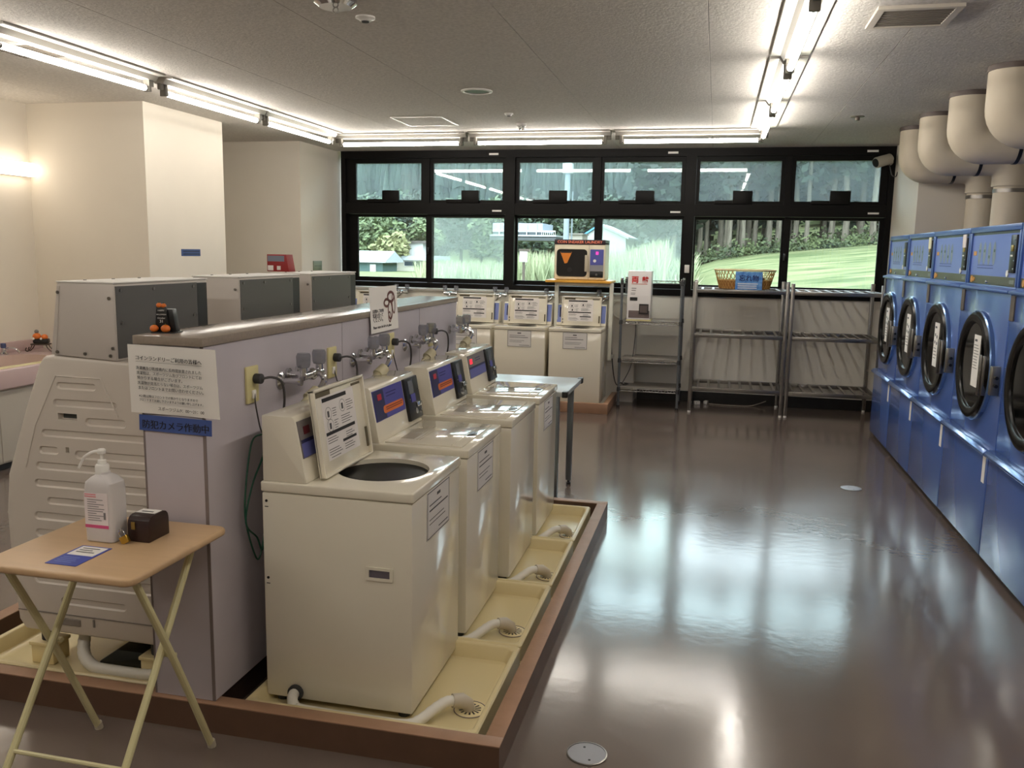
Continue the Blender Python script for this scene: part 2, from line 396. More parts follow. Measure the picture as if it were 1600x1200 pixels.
# shallow floor cleanout caps
for x, y, r, lab in ((-.305, 2.41, .062, 'round grey cleanout cap in the floor beside the brown curb'), (.941, 5.886, .066, 'round pale cleanout cap in the floor beside the blue dryers')):
    t = thing('cleanout', lab, 'floor cap', (x, y, 0))
    MB().lathe([(r, 0), (r, .003), (r*.93, .004), (r*.93, 0)], (0, 0, 0), n=36).obj('rim', M_steel, t)
    MB().lathe([(0, .0005), (r*.93, .0005), (r*.93, .0022), (0, .0022)], (0, 0, 0), n=36).obj('plate', mat('cap_grey', (150, 150, 156), .35), t)
    for s in (-1, 1): MB().cyl((s*.012, s*-.032, .002), (s*.012, s*-.032, .0028), .004, n=10).obj('screw_hole', M_black, t)
# ================================================================== ISLAND: CURB, PANS, PARTITION, WASHERS
M_print = mat('grey_print', (84, 82, 84), .7)
M_line = mat('pale_print', (150, 146, 146), .7)
def lines(mb, P, u0, u1, v, n, dv, th, jitter=0.25, rnd=None):
    """rows of small illegible print as thin raised strips; P(u, v, h) gives the surface point"""
    R_ = rnd or random
    for k in range(n):
        a, b = u0, u0+(u1-u0)*(1-jitter*R_.random())
        vv = v-k*dv
        mb.face([P(a, vv, .0006), P(b, vv, .0006), P(b, vv+th, .0006), P(a, vv+th, .0006)])
def plate(mb, P, u0, v0, u1, v1, h=.0006):
    mb.face([P(u0, v0, h), P(u1, v0, h), P(u1, v1, h), P(u0, v1, h)])
def ringprint(mb, P, cu, cv, ru, rv, th, n=20):
    for k in range(n):
        a, b = 2*PI*k/n, 2*PI*(k+1)/n
        mb.face([P(cu+ru*math.cos(a), cv+rv*math.sin(a), .0006), P(cu+ru*math.cos(b), cv+rv*math.sin(b), .0006), P(cu+(ru-th)*math.cos(b), cv+(rv-th)*math.sin(b), .0006), P(cu+(ru-th)*math.cos(a), cv+(rv-th)*math.sin(a), .0006)])

CA = Vector((-.352, 0, .745)); CBv = Vector((-.386, 0, .925)); CD = (CBv-CA).normalized(); CN = Vector((-CD.z*-1, 0, -CD.x)).normalized()
if CN.x < 0: CN = -CN
def cslab(y0, y1, s0, s1, h0, h1, bev=0.0):
    q = [CA+CD*s0+CN*h0, CA+CD*s1+CN*h0, CA+CD*s1+CN*h1, CA+CD*s0+CN*h1]
    return MB().prism([(p.x, p.z) for p in q], 'y', y0, y1, bev)
def cpt(y, s, h): return tuple(CA+CD*s+CN*h+Vector((0, y, 0)))

HX, HZ = -.322, .735            # lid hinge
def make_washer(label, group, loc, rz, is_open, notice, kind):
    t = thing('washing_machine', label, 'washing machine', loc, rz, group)
    MB().box(-.5, -.25, .008, 0, .25, .69, .006).obj('body', M_cream, t)
    dk = MB().box(-.503, -.2525, .692, .004, .2525, .725, .006, 3).obj('top_deck', M_cream, t)
    if is_open:
        boolean(dk, MB().cyl((-.19, 0, .6), (-.19, 0, .8), .152, n=48))
        bo = [c for c in t.children if c.name.startswith('body')][0]
        boolean(bo, MB().cyl((-.19, 0, .35), (-.19, 0, .8), .158, n=48))
        m_ = MB(); m_.lathe([(.152, .71), (.156, .69), (.148, .665), (.156, .64), (.148, .612), (.157, .58), (.157, .36), (0, .36)], (-.19, 0, 0), n=48)
        m_.obj('drum', mat('black_tub', (6, 6, 7), .4, spec=.12), t)
    for sx in (-.46, -.04):
        for sy in (-.21, .21): MB().cyl((sx, sy, -.015), (sx, sy, .009), .02, n=10).obj('foot', M_rubber, t)
    MB().prism([(-.497, .725), (-.347, .725), (-.352, .745), (-.386, .925), (-.393, .935), (-.497, .935)], 'y', -.245, .245, .004).obj('control_box', M_cream, t)
    # display and coin unit on the sloped face
    if kind == 'back':
        d = cslab(-.24, .24, .01, .18, -.001, .003).obj('display_panel', mat('pale_washer_blue', (126, 140, 202), .35), t)
        cslab(-.215, -.19, .06, .16, .002, .005).obj('display_window', M_navy, d)
        cslab(.16, .20, .01, .17, .002, .02).obj('coin_unit', M_black, t)
    else:
        d = cslab(-.235, .075, .058, .176, -.001, .003).obj('display_panel', M_wash_blue if kind != 'old' else mat('washer_panel_grey', (118, 112, 112), .35), t)
        if kind == 'old':
            cslab(-.232, .072, .06, .105, .002, .0036).obj('lower_band', mat('washer_panel_violet', (94, 98, 160), .35), d)
            cslab(-.232, .072, .105, .116, .002, .0038).obj('dark_stripe', M_navy, d)
            cslab(-.205, -.165, .13, .155, .002, .0042).obj('digit_display', mat('red_led', (230, 40, 50), .4, emit=(255, 40, 60), estr=1.2) if 'bright' in label else mat('dark_red_led', (96, 26, 34), .4), d)
        else:
            cslab(-.232, -.13, .06, .174, .002, .0036).obj('navy_field', M_navy, d)
            cslab(-.195, -.155, .135, .158, .002, .0042).obj('digit_display', mat('dim_red_led', (150, 24, 44), .4, emit=(255, 30, 50), estr=.06), d)
            pr = MB(); q = [(y, s) for y, s in rrect(-.155, .078, .06, .108, .014)]
            A = [pr.bm.verts.new(cpt(y, s, .004)) for y, s in q]; pr.bm.faces.new(A); pr.obj('orange_strip', M_orange, d, smooth=False)
            pr = MB(); lines(pr, lambda u, v, h: cpt(u, v, .0044+h), -.13, .05, .097, 2, .008, .004, .1); pr.obj('strip_print', mat('dark_orange_print', (120, 52, 22), .6), d, smooth=False)
        pr = MB(); lines(pr, lambda u, v, h: cpt(u, v, .0036+h), -.11, .0, .150, 2, .012, .004); pr.obj('panel_print', mat('violet_print', (46, 44, 104), .6), d, smooth=False)
        c = cslab(.086, .236, .0, .178, -.001, .014, .003).obj('coin_unit', M_black, t)
        cslab(.115, .165, .11, .165, .013, .016).obj('price_window', mat('coin_window', (104, 108, 116), .25), c)
        cslab(.125, .175, .075, .108, .013, .0165).obj('blue_sticker', M_wash_blue, c)
        cslab(.17, .222, .05, .068, .013, .024, .002).obj('coin_slot', M_chrome, c)
        m_ = MB(); m_.cyl(cpt(.155, .035, .012), cpt(.155, .035, .02), .012, n=14); m_.obj('coin_return', M_chrome, c)
        for yy, ss in ((.22, .12), (.108, .09), (.218, .03)): MB().cyl(cpt(yy, ss, .012), cpt(yy, ss, .017), .0035, n=8).obj('screw', M_chrome, c)
    # lid
    if is_open:
        Lh = .285; a = math.radians(8)
        def lp(u, v, h):   # u along y, v up the lid, h toward the front
            return (HX-math.sin(a)*v+math.cos(a)*h, u, HZ-.008+math.cos(a)*v+math.sin(a)*h)
        Mx = Matrix.Translation((HX, 0, HZ-.008)) @ Matrix.Rotation(-a, 4, 'Y')
        m_ = MB(); m_.box(-.004, -.193, 0, .004, .2, Lh, .003)
        for b in ((-.193, 0, -.183, Lh), (.19, 0, .2, Lh), (-.193, Lh-.01, .2, Lh), (-.193, 0, .2, .008)):
            m_.box(-.006, b[0], b[1], .016, b[2], b[3], .003)
        m_.xf(Mx); lid = m_.obj('lid', M_cream, t)
        m_ = MB(); plate(m_, lp, -.13, .045, .12, Lh-.03, .0045); m_.obj('instruction_sheet', mat('sheet_white', (232, 226, 222), .5), lid, smooth=False)
        q = lambda u, v, h: lp(u, v, .0046+h)
        m_ = MB(); plate(m_, q, -.125, Lh-.05, .06, Lh-.037); plate(m_, q, -.125, .125, .10, .136); plate(m_, q, -.01, .085, .10, .094)
        m_.obj('heading_bars', M_ink, lid, smooth=False)
        m_ = MB(); R2 = random.Random(3)
        for cu, cv in ((-.09, .195), (.02, .205), (-.085, .155)):
            ringprint(m_, q, cu, cv, .023, .021, .0015); plate(m_, q, cu-.008, cv-.012, cu+.006, cv+.008)
        for u0, u1, v, n in ((-.06, -.025, .205, 4), (.05, .105, .215, 5), (-.055, -.02, .165, 4), (.0, .09, .17, 4), (-.12, -.02, .115, 3), (.02, .09, .112, 3), (-.12, -.02, .078, 3), (.0, .1, .074, 3), (-.11, .0, .052, 1)):
            lines(m_, q, u0, u1, v, n, .008, .0022, .4, R2)
        m_.obj('instruction_print', M_print, lid, smooth=False)
        for wb in ((.002, -.165, Lh-.03, .0062, -.06, Lh-.014), (.002, .11, Lh-.028, .0062, .18, Lh-.02), (.002, .176, .03, .008, .189, .1)):
            m_ = MB().box(*wb); m_.xf(Mx); m_.obj('wear_mark', mat('lid_wear', (92, 84, 66), .8), lid, smooth=False)
        for k in (.03, .06): MB().cyl(lp(-.178, k, .003), lp(-.178, k, .007), .006, n=10).obj('hinge_screw', M_rubber, lid)
    else:
        lid = MB().box(-.335, -.222, .7235, -.03, .222, .7295, .002).obj('lid', mat('lid_gloss', (226, 219, 201), .07, coat=.6), t)
        MB().box(-.075, -.215, .729, -.068, .1, .7325, .0015).obj('lid_rim', M_cream, lid)
        MB().prism([(-.066, -.03), (-.066, .05), (-.04, .03), (-.04, -.01)], 'z', .7285, .7325, .001).obj('handle', M_black, lid)
        q = lambda u, v, h: (v, u, .7296+h)
        m_ = MB(); R2 = random.Random(5)
        plate(m_, q, -.15, -.30, -.04, -.245); lines(m_, q, -.03, .17, -.25, 6, .011, .004, .5, R2); lines(m_, q, -.16, .02, -.22, 2, .012, .003, .5, R2)
        m_.obj('lid_print', mat('faint_lid_print', (178, 168, 152), .2), lid, smooth=False)
    if notice:
        n_ = MB().box(.0002, -.116, .53, .0022, .118, .688).obj('notice', mat('notice_paper', (224, 220, 216), .5), t, smooth=False)
        q = lambda u, v, h: (.0024+h, u, v)
        m_ = MB()
        for b in ((-.114, .532, .116, .535), (-.114, .683, .116, .686), (-.114, .532, -.111, .686), (.113, .532, .116, .686)): plate(m_, q, *b)
        m_.obj('notice_border', M_print, n_, smooth=False)
        m_ = MB(); plate(m_, q, -.018, .658, .018, .668); lines(m_, q, -.095, .06, .638, 1, .02, .004, .3); lines(m_, q, -.095, .1, .620, 1, .02, .005, .1); lines(m_, q, -.095, .1, .590, 2, .014, .003, .4); plate(m_, q, .0, .546, .1, .55)
        m_.obj('notice_print', M_print, n_, smooth=False)['kind'] = 'stuff'
    # carrying recess on the side wall, screw holes
    g = MB(); ring(g, -.14, .447, -.072, .472, -.15, .438, -.062, .481, -.2545, -.2495); gr = g.obj('grip_frame', M_cream, t, smooth=False)
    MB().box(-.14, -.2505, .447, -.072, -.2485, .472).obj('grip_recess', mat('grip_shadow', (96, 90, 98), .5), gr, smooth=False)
    for z in (.678-.015, .41):
        MB().cyl((-.484, -.2515, z), (-.484, -.249, z), .0045, n=10).obj('screw_hole', M_black, t)
        MB().box(-.490, -.251, z-.02, -.478, -.2495, z-.0175).obj('slot', M_black, t, smooth=False)
    # drain hose
    hp = [(-.395, -.245, .032), (-.395, -.275, .030), (-.38, -.298, .016), (-.34, -.303, .004), (-.1, -.303, .002), (.0, -.298, .003), (.035, -.27, .010), (.062, -.225, .022), (.088, -.185, .030), (.112, -.16, .026)]
    sm = []
    for i in range(len(hp)-1):
        p0 = Vector(hp[max(i-1, 0)]); p1 = Vector(hp[i]); p2 = Vector(hp[i+1]); p3 = Vector(hp[min(i+2, len(hp)-1)])
        for k in range(4):
            u = k/4; sm.append(.5*((2*p1)+(-p0+p2)*u+(2*p0-5*p1+4*p2-p3)*u*u+(-p0+3*p1-3*p2+p3)*u**3))
    sm.append(Vector(hp[-1]))
    if kind != 'back':
        h = MB().tube(sm, [.0165+(.0012 if i % 2 else 0) for i in range(len(sm))], 12).obj('drain_hose', M_hose, t)
        MB().tube([(.105, -.165, .027), (.13, -.147, .022), (.148, -.138, .008), (.153, -.135, -.012)], [.022, .024, .022, .02], 12).obj('hose_elbow', mat('elbow_beige', (190, 180, 162), .5), h)
        MB().cyl((-.395, -.262, .032), (-.395, -.251, .032), .026, n=18).obj('hose_collar', M_rubber, h)
    return t
XW = -.855
wl = [('cream top-loading coin washer with its lid open, showing the black tub', True, True, 'old'),
      ('closed cream coin washer with violet panel and notice, next to the open-lidded one', False, True, 'new'),
      ('closed cream coin washer with violet panel and no notice on its front', False, False, 'new'),
      ('closed cream coin washer with grey panel and bright red digits, beside the folding table', False, True, 'old')]
for i, (lab, op, no, kd) in enumerate(wl):
    make_washer(lab, 'coin washers along the partition', (XW if i < 2 else XW+.025, 2.637+.602*i, .05), 0, op, no, kd)

# ---- drain pans
def make_pan(label, x0, y0, x1, y1, group, dx=None, dy=None):
    cx, cy = (x0+x1)/2, (y0+y1)/2
    t = thing('drain_pan', label, 'drain pan', (cx, cy, 0), 0, group)
    hx, hy = (x1-x0)/2, (y1-y0)/2
    m_ = MB(); m_.box(-hx, -hy, .002, hx, hy, .026)
    def loop(ix, r, z): return [m_.bm.verts.new((x, y, z)) for x, y in rrect(-hx+ix, -hy+ix, hx-ix, hy-ix, r)]
    L = [loop(0, .012, .02), loop(0, .012, .084), loop(.005, .012, .089), loop(.016, .014, .089), loop(.021, .03, .083), loop(.036, .03, .04), loop(.045, .03, .034)]
    for A, B in zip(L, L[1:]):
        for k in range(len(A)): m_.bm.faces.new((A[k], A[(k+1) % len(A)], B[(k+1) % len(A)], B[k]))
    m_.bm.faces.new(list(reversed(L[-1])))
    bmesh.ops.recalc_face_normals(m_.bm, faces=m_.bm.faces[:])
    m_.obj('tray', M_pan, t)
    if dx is not None:
        ox, oy = dx-cx, dy-cy
        g = MB().lathe([(.052, .034), (.052, .036), (.046, .0375), (0, .0375)], (ox, oy, 0), n=32).obj('drain_cover', mat('drain_beige', (222, 206, 160), .4), t)
        for k in range(14):
            a = 2*PI*k/14; c, s = math.cos(a), math.sin(a)
            m_ = MB(); m_.face([(ox+c*.016-s*.002, oy+s*.016+c*.002, .0379), (ox+c*.016+s*.002, oy+s*.016-c*.002, .0379), (ox+c*.036+s*.0035, oy+s*.036-c*.0035, .0379), (ox+c*.036-s*.0035, oy+s*.036+c*.0035, .0379)])
            m_.obj('drain_slot', M_black, g, smooth=False)
        MB().tube([(ox+.052*math.cos(a), oy+.052*math.sin(a), .0365) for a in [2*PI*k/28 for k in range(28)]], .0018, 5, closed=True).obj('drain_ring', M_trim, g)
    return t
pw = ['under the open-lidded washer', 'under the closed washer next to the open-lidded one', 'under the washer without a notice', 'under the washer with bright red digits']
for i in range(4):
    make_pan('pale yellow plastic drain pan '+pw[i], -1.38, 2.283+.602*i, -.617, 2.879+.602*i, 'drain pans along the partition', (-.70, -.70, -.675, -.675)[i], 2.505+.602*i)
# ---- curb round the island
X0, X1, Y0, Y1 = -2.62, -.534, 2.226, 4.79
t = thing('floor_curb', 'low brown curb framing the drain pans of the island', 'curb', ((X0+X1)/2, (Y0+Y1)/2, 0))
ox, oy = (X0+X1)/2, (Y0+Y1)/2
for a0, b0, a1, b1 in ((X0, Y0, X1, Y0+.052), (X0, Y1-.052, X1, Y1), (X1-.054, Y0+.052, X1, Y1-.052), (X0, Y0+.052, X0+.06, Y1-.052)):
    w_ = MB().box(a0-ox, b0-oy, 0, a1-ox, b1-oy, .091).obj('kerb_wall', M_curbside, t, smooth=False)
    MB().box(a0-ox-.0005, b0-oy-.0005, .091, a1-ox+.0005, b1-oy+.0005, .0955, .0015).obj('kerb_cap', M_curb, w_)
# ---- partition
t = thing('partition', 'lavender laminate partition with a taupe countertop between the two washer rows', 'partition', (-1.557, 3.52, 0))
px, py = -1.557, 3.52
MB().box(-.085, 2.29-py, 0, .085, 4.73-py, .0965).obj('plinth', mat('dark_plinth', (62, 44, 34), .6), t, smooth=False)
MB().box(-1.66-px, 2.245-py, .0965, -1.453-px, 4.80-py, 1.209).obj('core', M_trim, t, smooth=False)
for a, b in ((2.2455, 3.215), (3.22, 4.155), (4.16, 4.799)):
    for x0, x1 in ((-1.453, -1.4505), (-1.6625, -1.66)):
        MB().box(x0-px, a-py, .098, x1-px, b-py, 1.208, .0006, 1).obj('side_panel', M_lam, t, smooth=False)
MB().box(-1.656-px, 2.2425-py, .0975, -1.461-px, 2.245-py, 1.208).obj('end_panel', M_lam, t, smooth=False)
MB().box(-1.6625-px, 2.2418-py, .0975, -1.6565-px, 2.2452-py, 1.208).box(-1.4605-px, 2.2418-py, .0975, -1.4505-px, 2.2452-py, 1.208).obj('edge_trim', M_trim, t, smooth=False)
MB().box(-1.678-px, 2.232-py, 1.209, -1.444-px, 4.812-py, 1.236, .003).obj('countertop', M_top, t)

# ---- outlets with plugs and cords on the partition's washer side
def catmull(P, n=6):
    P = [Vector(p) for p in P]; out = []
    for i in range(len(P)-1):
        p0, p1, p2, p3 = P[max(i-1, 0)], P[i], P[i+1], P[min(i+2, len(P)-1)]
        for k in range(n):
            u = k/n; out.append(.5*((2*p1)+(-p0+p2)*u+(2*p0-5*p1+4*p2-p3)*u*u+(-p0+3*p1-3*p2+p3)*u**3))
    out.append(P[-1]); return out
wn = ['above the open-lidded washer', 'above the closed washer next to the open-lidded one', 'above the washer without a notice', 'above the washer with bright red digits']
for i, y in enumerate((2.505, 3.11, 3.745, 4.33)):
    t = thing('wall_outlet', 'ivory outlet with grey plug '+wn[i], 'outlet', (-1.4505, y, 1.06), 0, 'outlets on the partition')
    MB().box(0, -.037, -.06, .009, .037, .06, .003).obj('cover_plate', M_outlet, t)
    p = MB().prism(circ(.012, .018, .017, 14), 'x', .009, .035, .003).obj('plug', M_rubber, t)
    y2 = 2.637+.602*i
    MB().tube(catmull([(.034, .012, .018), (.055, .04, .02), (.07, .075, 0), (.072, .088, -.06), (.06, .09, -.16), (.05, .09, -.4)]), .0042, 8).obj('power_cord', M_cord, p)
    MB().box(.009, -.012, -.045, .016, .008, -.018, .002).obj('earth_terminal', M_white, t)
    e = MB().tube(catmull([(.014, 0, -.03), (.022, .0, -.06), (.03, .02, -.12), (.04, .05, -.2), (.04, .06, -.4)]) if i else catmull([(.014, -.002, -.03), (.02, -.006, -.07), (.022, .012, -.14), (.022, .03, -.17)]), .0025, 6).obj('earth_wire', M_cord, t)
# green cord bundle hanging behind the open-lidded washer
P = []
for a, b in ((0, 1), (1, .8)):
    pass
gc = MB().tube(catmull([(.02, .03, -.17), (.022, -.04, -.18), (.024, -.085, -.3), (.026, -.1, -.42), (.024, -.045, -.56), (.024, -.01, -.57), (.026, .03, -.45), (.026, .04, -.3), (.024, .03, -.17), (.03, .09, -.2), (.034, .1, -.4)]), .003, 6)
gc.tube(catmull([(.028, .03, -.17), (.03, .02, -.23), (.03, -.06, -.32), (.03, -.105, -.43), (.03, -.04, -.5), (.03, .0, -.55), (.03, .07, -.4), (.03, .07, -.26), (.028, .03, -.17)]), .003, 6)
o_ = gc.obj('cord_bundle', M_green); o_.location = (-1.4505, 2.505, 1.06)
tag(o_, 'coiled dark green cord hanging on the partition below the first ivory outlet', 'cord')

# ---- taps
def make_tap(label, loc, rz=0, group='washer taps on the partition', hose=True):
    t = thing('water_tap', label, 'tap', loc, rz, group)
    for s in (-1, 1):
        MB().cyl((0, s*.032, 0), (.008, s*.032, 0), .018, n=16).cyl((.006, s*.032, 0), (.05, s*.032, 0), .010, n=12).obj('wall_union', M_chrome, t)
        MB().cyl((.06, s*.053, .0), (.06, s*.053, .024), .011, n=12).obj('valve_stem', M_chrome, t)
        k = [(.009, .022), (.017, .024), (.0205, .032), (.0215, .056), (.018, .064), (0, .064)]
        MB().lathe(k, (.06, s*.053, 0), n=8).obj('knob', M_glassk, t, ang=20)
    b = MB().cyl((.06, -.062, 0), (.06, .062, 0), .013, n=14).ball((.06, 0, 0), .018).tube(catmull([(.06, 0, 0), (.085, .004, .002), (.098, .0, -.016), (.096, -.02, -.034), (.09, -.035, -.043)]), .009, 10).obj('body', M_chrome, t)
    
    if hose:
        h = MB().cyl((.092, -.034, -.042), (.08, -.066, -.062), .018, .02, 14).cyl((.082, -.062, -.059), (.074, -.082, -.074), .013, n=12).obj('hose_union', mat('aged_connector', (190, 182, 152), .45), t)
        MB().tube(catmull([(.076, -.078, -.071), (.062, -.11, -.098), (.05, -.135, -.15), (.045, -.14, -.26)]), .011, 10).obj('supply_hose', mat('supply_hose', (206, 196, 168), .5), h)
    t.scale = (1.25, 1.15, 1.25)
    return t
for i in range(4):
    make_tap('chrome two-knob water tap '+wn[i], (-1.4505, 2.79+.635*i, 1.06))
    if i < 3:
        t = thing('hose_hook', 'chrome flanged wall stub '+wn[i], 'wall hook', (-1.4505, 2.70+.618*i, 1.045), 0, 'chrome stubs on the partition')
        MB().lathe([(.03, 0), (.03, .005), (.016, .014), (.009, .016), (.009, .07), (.015, .071), (.015, .082), (0, .082)], (0, 0, 0), 'x', 18).obj('stub', M_chrome, t)
# ================================================================== DRUM WASHERS BEHIND THE PARTITION
M_drum = mat('white_drum_plastic', (212, 203, 192), .38)
def make_drum_washer(label, y0, group, full):
    t = thing('drum_washer', label, 'washing machine', (-2.04, y0+.29, 0), 0, group)
    pr = [(-.25, .165), (-.275, .2), (-.29, .40), (-.293, .585), (-.276, .722), (-.19, .949), (-.125, 1.105), (-.105, 1.133), (-.07, 1.138), (.24, 1.125), (.29, 1.10), (.30, 1.07), (.30, .165)]
    b = MB().prism(pr, 'y', -.29, .29, .012, 3).obj('body', M_drum, t)
    if full:
        ribs = [(-.06, .093, 1.024, 1.051), (-.077, .168, .965, .994), (.043, .2, .906, .937), (-.13, .28, .86, .889), (-.145, -.065, .80, .83), (-.005, .28, .792, .824), (-.16, .28, .745, .775), (-.17, .28, .685, .715), (-.125, .28, .626, .655), (-.18, .28, .568, .6), (-.18, .28, .508, .54), (-.2, .28, .34, .385), (-.095, .165, .272, .302)]
        cut = MB()
        for x0, x1, z0, z1 in ribs:
            r = (z1-z0)/2
            P0 = rrect(x0, z0, x1, z1, r*.98, 4); e = .006; P1 = rrect(x0+e, z0+e, x1-e, z1-e, (r-e)*.95, 4)
            A = [cut.bm.verts.new((u, -.2915, v)) for u, v in P0]; B = [cut.bm.verts.new((u, -.284, v)) for u, v in P1]
            n = len(A); fs = [cut.bm.faces.new(A), cut.bm.faces.new(list(reversed(B)))]
            for k in range(n): fs.append(cut.bm.faces.new((A[k], B[k], B[(k+1) % n], A[(k+1) % n])))
            bmesh.ops.recalc_face_normals(cut.bm, faces=fs)
        cut.box(-.06, -.3, .924, .013, -.27, .945).box(-.038, -.3, .812, -.025, -.27, .83)
        boolean(b, cut)
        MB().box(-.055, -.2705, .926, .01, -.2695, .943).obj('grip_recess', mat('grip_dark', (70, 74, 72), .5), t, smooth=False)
        m_ = MB(); m_.box(-.27, -.2925, .236, .3, -.2895, .240); m_.box(-.1, -.2935, .2, -.02, -.289, .225, .003); m_.box(.03, -.2935, .205, .036, -.289, .232)
        m_.obj('base_seam', mat('seam_shadow', (138, 130, 122), .6), t, smooth=False)
        MB().tube([(-.055, -.2905, 1.07), (.11, -.2905, 1.068), (.17, -.2905, .945)], .0022, 5).tube([(-.06, -.2905, 1.07), (-.15, -.2905, .9), (-.2, -.2905, .75)], .0022, 5).obj('embossed_edge', M_drum, t)
    for sx in (-.2, .24):
        for sy in (-.235, .235):
            f_ = MB().cyl((sx, sy, .113), (sx, sy, .17), .025, n=12).obj('foot', M_rubber, t)
            MB().box(sx-.045, sy-.04, .034, sx+.045, sy+.04, .1, .004).box(sx-.05, sy-.045, .1, sx+.05, sy+.045, .114, .004).obj('foot_block', M_pan, f_)
    # coin box housing on top
    h = MB().prism([(-.072, 1.14), (-.035, 1.372), (-.028, 1.378), (.172, 1.378), (.176, 1.372), (.176, 1.128)], 'y', -.29, .235, .004).obj('coin_housing', M_greyw, t)
    MB().box(.1762, -.282, 1.136, .1785, .165, 1.368).obj('back_panel', M_dgrey, h, smooth=False)
    MB().box(.1762, .168, 1.2, .1772, .23, 1.366).obj('side_recess', mat('recess_dark', (48, 50, 50), .4), h, smooth=False)
    MB().box(-.035, -.292, 1.377, .178, .237, 1.3815, .001).obj('top_cover', M_white, h, smooth=False)
    MB().prism([(-.062, 1.15), (-.03, 1.365), (-.022, 1.365), (-.05, 1.15)], 'y', -.2915, -.2895).obj('front_flange', M_greyw, h, smooth=False)
    for x, y, z, d in [(-.03, -.2925, 1.345, 'y'), (.16, -.2925, 1.33, 'y'), (.165, -.2925, 1.17, 'y'), (-.045, -.2925, 1.15, 'y'), (.06, -.2925, 1.148, 'y'), (.155, -.2925, 1.145, 'y'), (.1795, -.26, 1.355, 'x'), (.1795, -.09, 1.355, 'x'), (.1795, .14, 1.355, 'x'), (.1795, -.26, 1.25, 'x'), (.1795, .14, 1.25, 'x'), (.0, -.2, 1.3825, 'z'), (.0, -.06, 1.3825, 'z'), (.0, .08, 1.3825, 'z')]:
        v = {'x': (.002, 0, 0), 'y': (0, -.002, 0), 'z': (0, 0, .002)}[d]
        MB().cyl((x-v[0], y-v[1], z-v[2]), (x+v[0], y+v[1], z+v[2]), .0055, n=8).obj('screw', M_steel, h)
    # door on the side that faces the basin
    MB().lathe([(.19, -.325), (.2, -.315), (.2, -.28), (.15, -.28), (.15, -.32), (0, -.345)], (0, 0, .66), 'x', 28).obj('round_door', M_white, t)
    return t
dl = ['white drum washer with ribbed side and grey coin housing, beside the small folding table', 'white drum washer with grey coin housing, between the other two drum washers', 'white drum washer with grey coin housing under the standing red box']
for i, y0 in enumerate((2.40, 3.15, 3.79)):
    make_drum_washer(dl[i], y0, 'drum washers behind the partition', i == 0)
for i, y0 in enumerate((2.30, 3.07, 3.75)):
    make_pan('deep pale yellow pan under the '+('ribbed-side', 'middle', 'red-box')[i]+' drum washer', -2.47, y0, -1.69, y0+.66, 'pans under the drum washers')
# hose and drip tray under the first drum washer
t = thing('drain_hose', 'ribbed grey-white drain hose lying in the pan under the ribbed-side drum washer', 'hose', (-2.0, 2.45, .0))
P = catmull([(-.13, .10, .17), (-.11, .03, .14), (-.08, -.02, .085), (-.02, -.045, .056), (.06, -.05, .054), (.16, -.05, .054), (.24, -.04, .056)], 8)
MB().tube(P, [.020+(.0016 if k % 2 else 0) for k in range(len(P))], 12).obj('hose', M_hose, t)
t = thing('drip_tray', 'dark grey tray on the pan floor under the ribbed-side drum washer', 'tray', (-1.93, 2.56, .0345))
MB().prism([(-.13, 0), (.12, 0), (.13, .06), (-.05, .06), (-.12, .01)], 'y', -.09, .08, .006).obj('tray', mat('tray_dark', (40, 42, 38), .5), t)
MB().tube(catmull([(.13, -.03, .045), (.15, -.06, .03), (.135, -.12, .012), (.17, -.16, .006)]), .003, 6).obj('wire', M_cord, t)

# red print box on the third drum washer
t = thing('leaflet_box', 'slanted red leaflet box with white labels standing on a coin housing', 'box', (-2.10, 4.0, 1.3815))
b = MB().prism([(-.33, 0), (-.21, 0), (-.225, .085), (-.33, .085)], 'y', -.02, .05, .002); b.xf(Matrix.Translation((.235, 0, 0))); b.obj('box', mat('box_red', (150, 34, 36), .5), t)
MB().box(-.09, -.0215, .05, .0, -.0202, .078).obj('grey_band', mat('box_greyblue', (120, 124, 140), .5), t, smooth=False)
MB().box(-.09, -.0216, .005, -.06, -.0204, .03).box(-.04, -.0216, .008, -.02, -.0204, .028).obj('white_label', M_paper, t, smooth=False)

# ================================================================== THINGS ON THE PARTITION
t = thing('paper_notice', 'large white notice with Japanese text taped on the partition end', 'notice', (-1.545, 2.229, 1.1))
sh = MB(); n = 10
for k in range(n):
    a, b = k/n, (k+1)/n
    def PP(u, v):
        x = -.146+.290*u+(.006 if v < .5 else 0)*u; return (x, .010-.016*abs(u-.55)-.004*math.sin(v*2), -.10+.206*v-.006*u+.003)
    sh.face([PP(a, 0), PP(b, 0), PP(b, 1), PP(a, 1)])
bmesh.ops.remove_doubles(sh.bm, verts=sh.bm.verts[:], dist=1e-5)
bmesh.ops.solidify(sh.bm, geom=sh.bm.faces[:], thickness=.0006)
sh.obj('sheet', M_paper, t)
U = (1, 0, -.03); V = (.01, 0, 1)
yo = -.0085
for dx in (0, .0005): text('title_lettering', 'コインランドリーご利用の皆様へ', M_ink, t, (-.118+dx, yo-dx*.2, .066), U, V, .0155, .218)
MB().box(-.117, yo-.0003, .0565, .101, yo, .0572).xf(Matrix.Rotation(math.radians(1.4), 4, 'Y')).obj('title_underline', M_ink, t, smooth=False)
body = ['洗濯機及び乾燥機内に長時間放置されました', '洗濯物は、スポーツジム及びフロントにてお', '預かりする場合がございます。', '洗濯物が見当たらない場合は、スポーツジム', 'またはフロントまでお問い合わせください。']
for k, s_ in enumerate(body):
    text('body_lettering', s_, M_ink, t, (-.116+.001*k, yo, .037-.0148*k), U, V, .0108, .216*len(s_)/20)
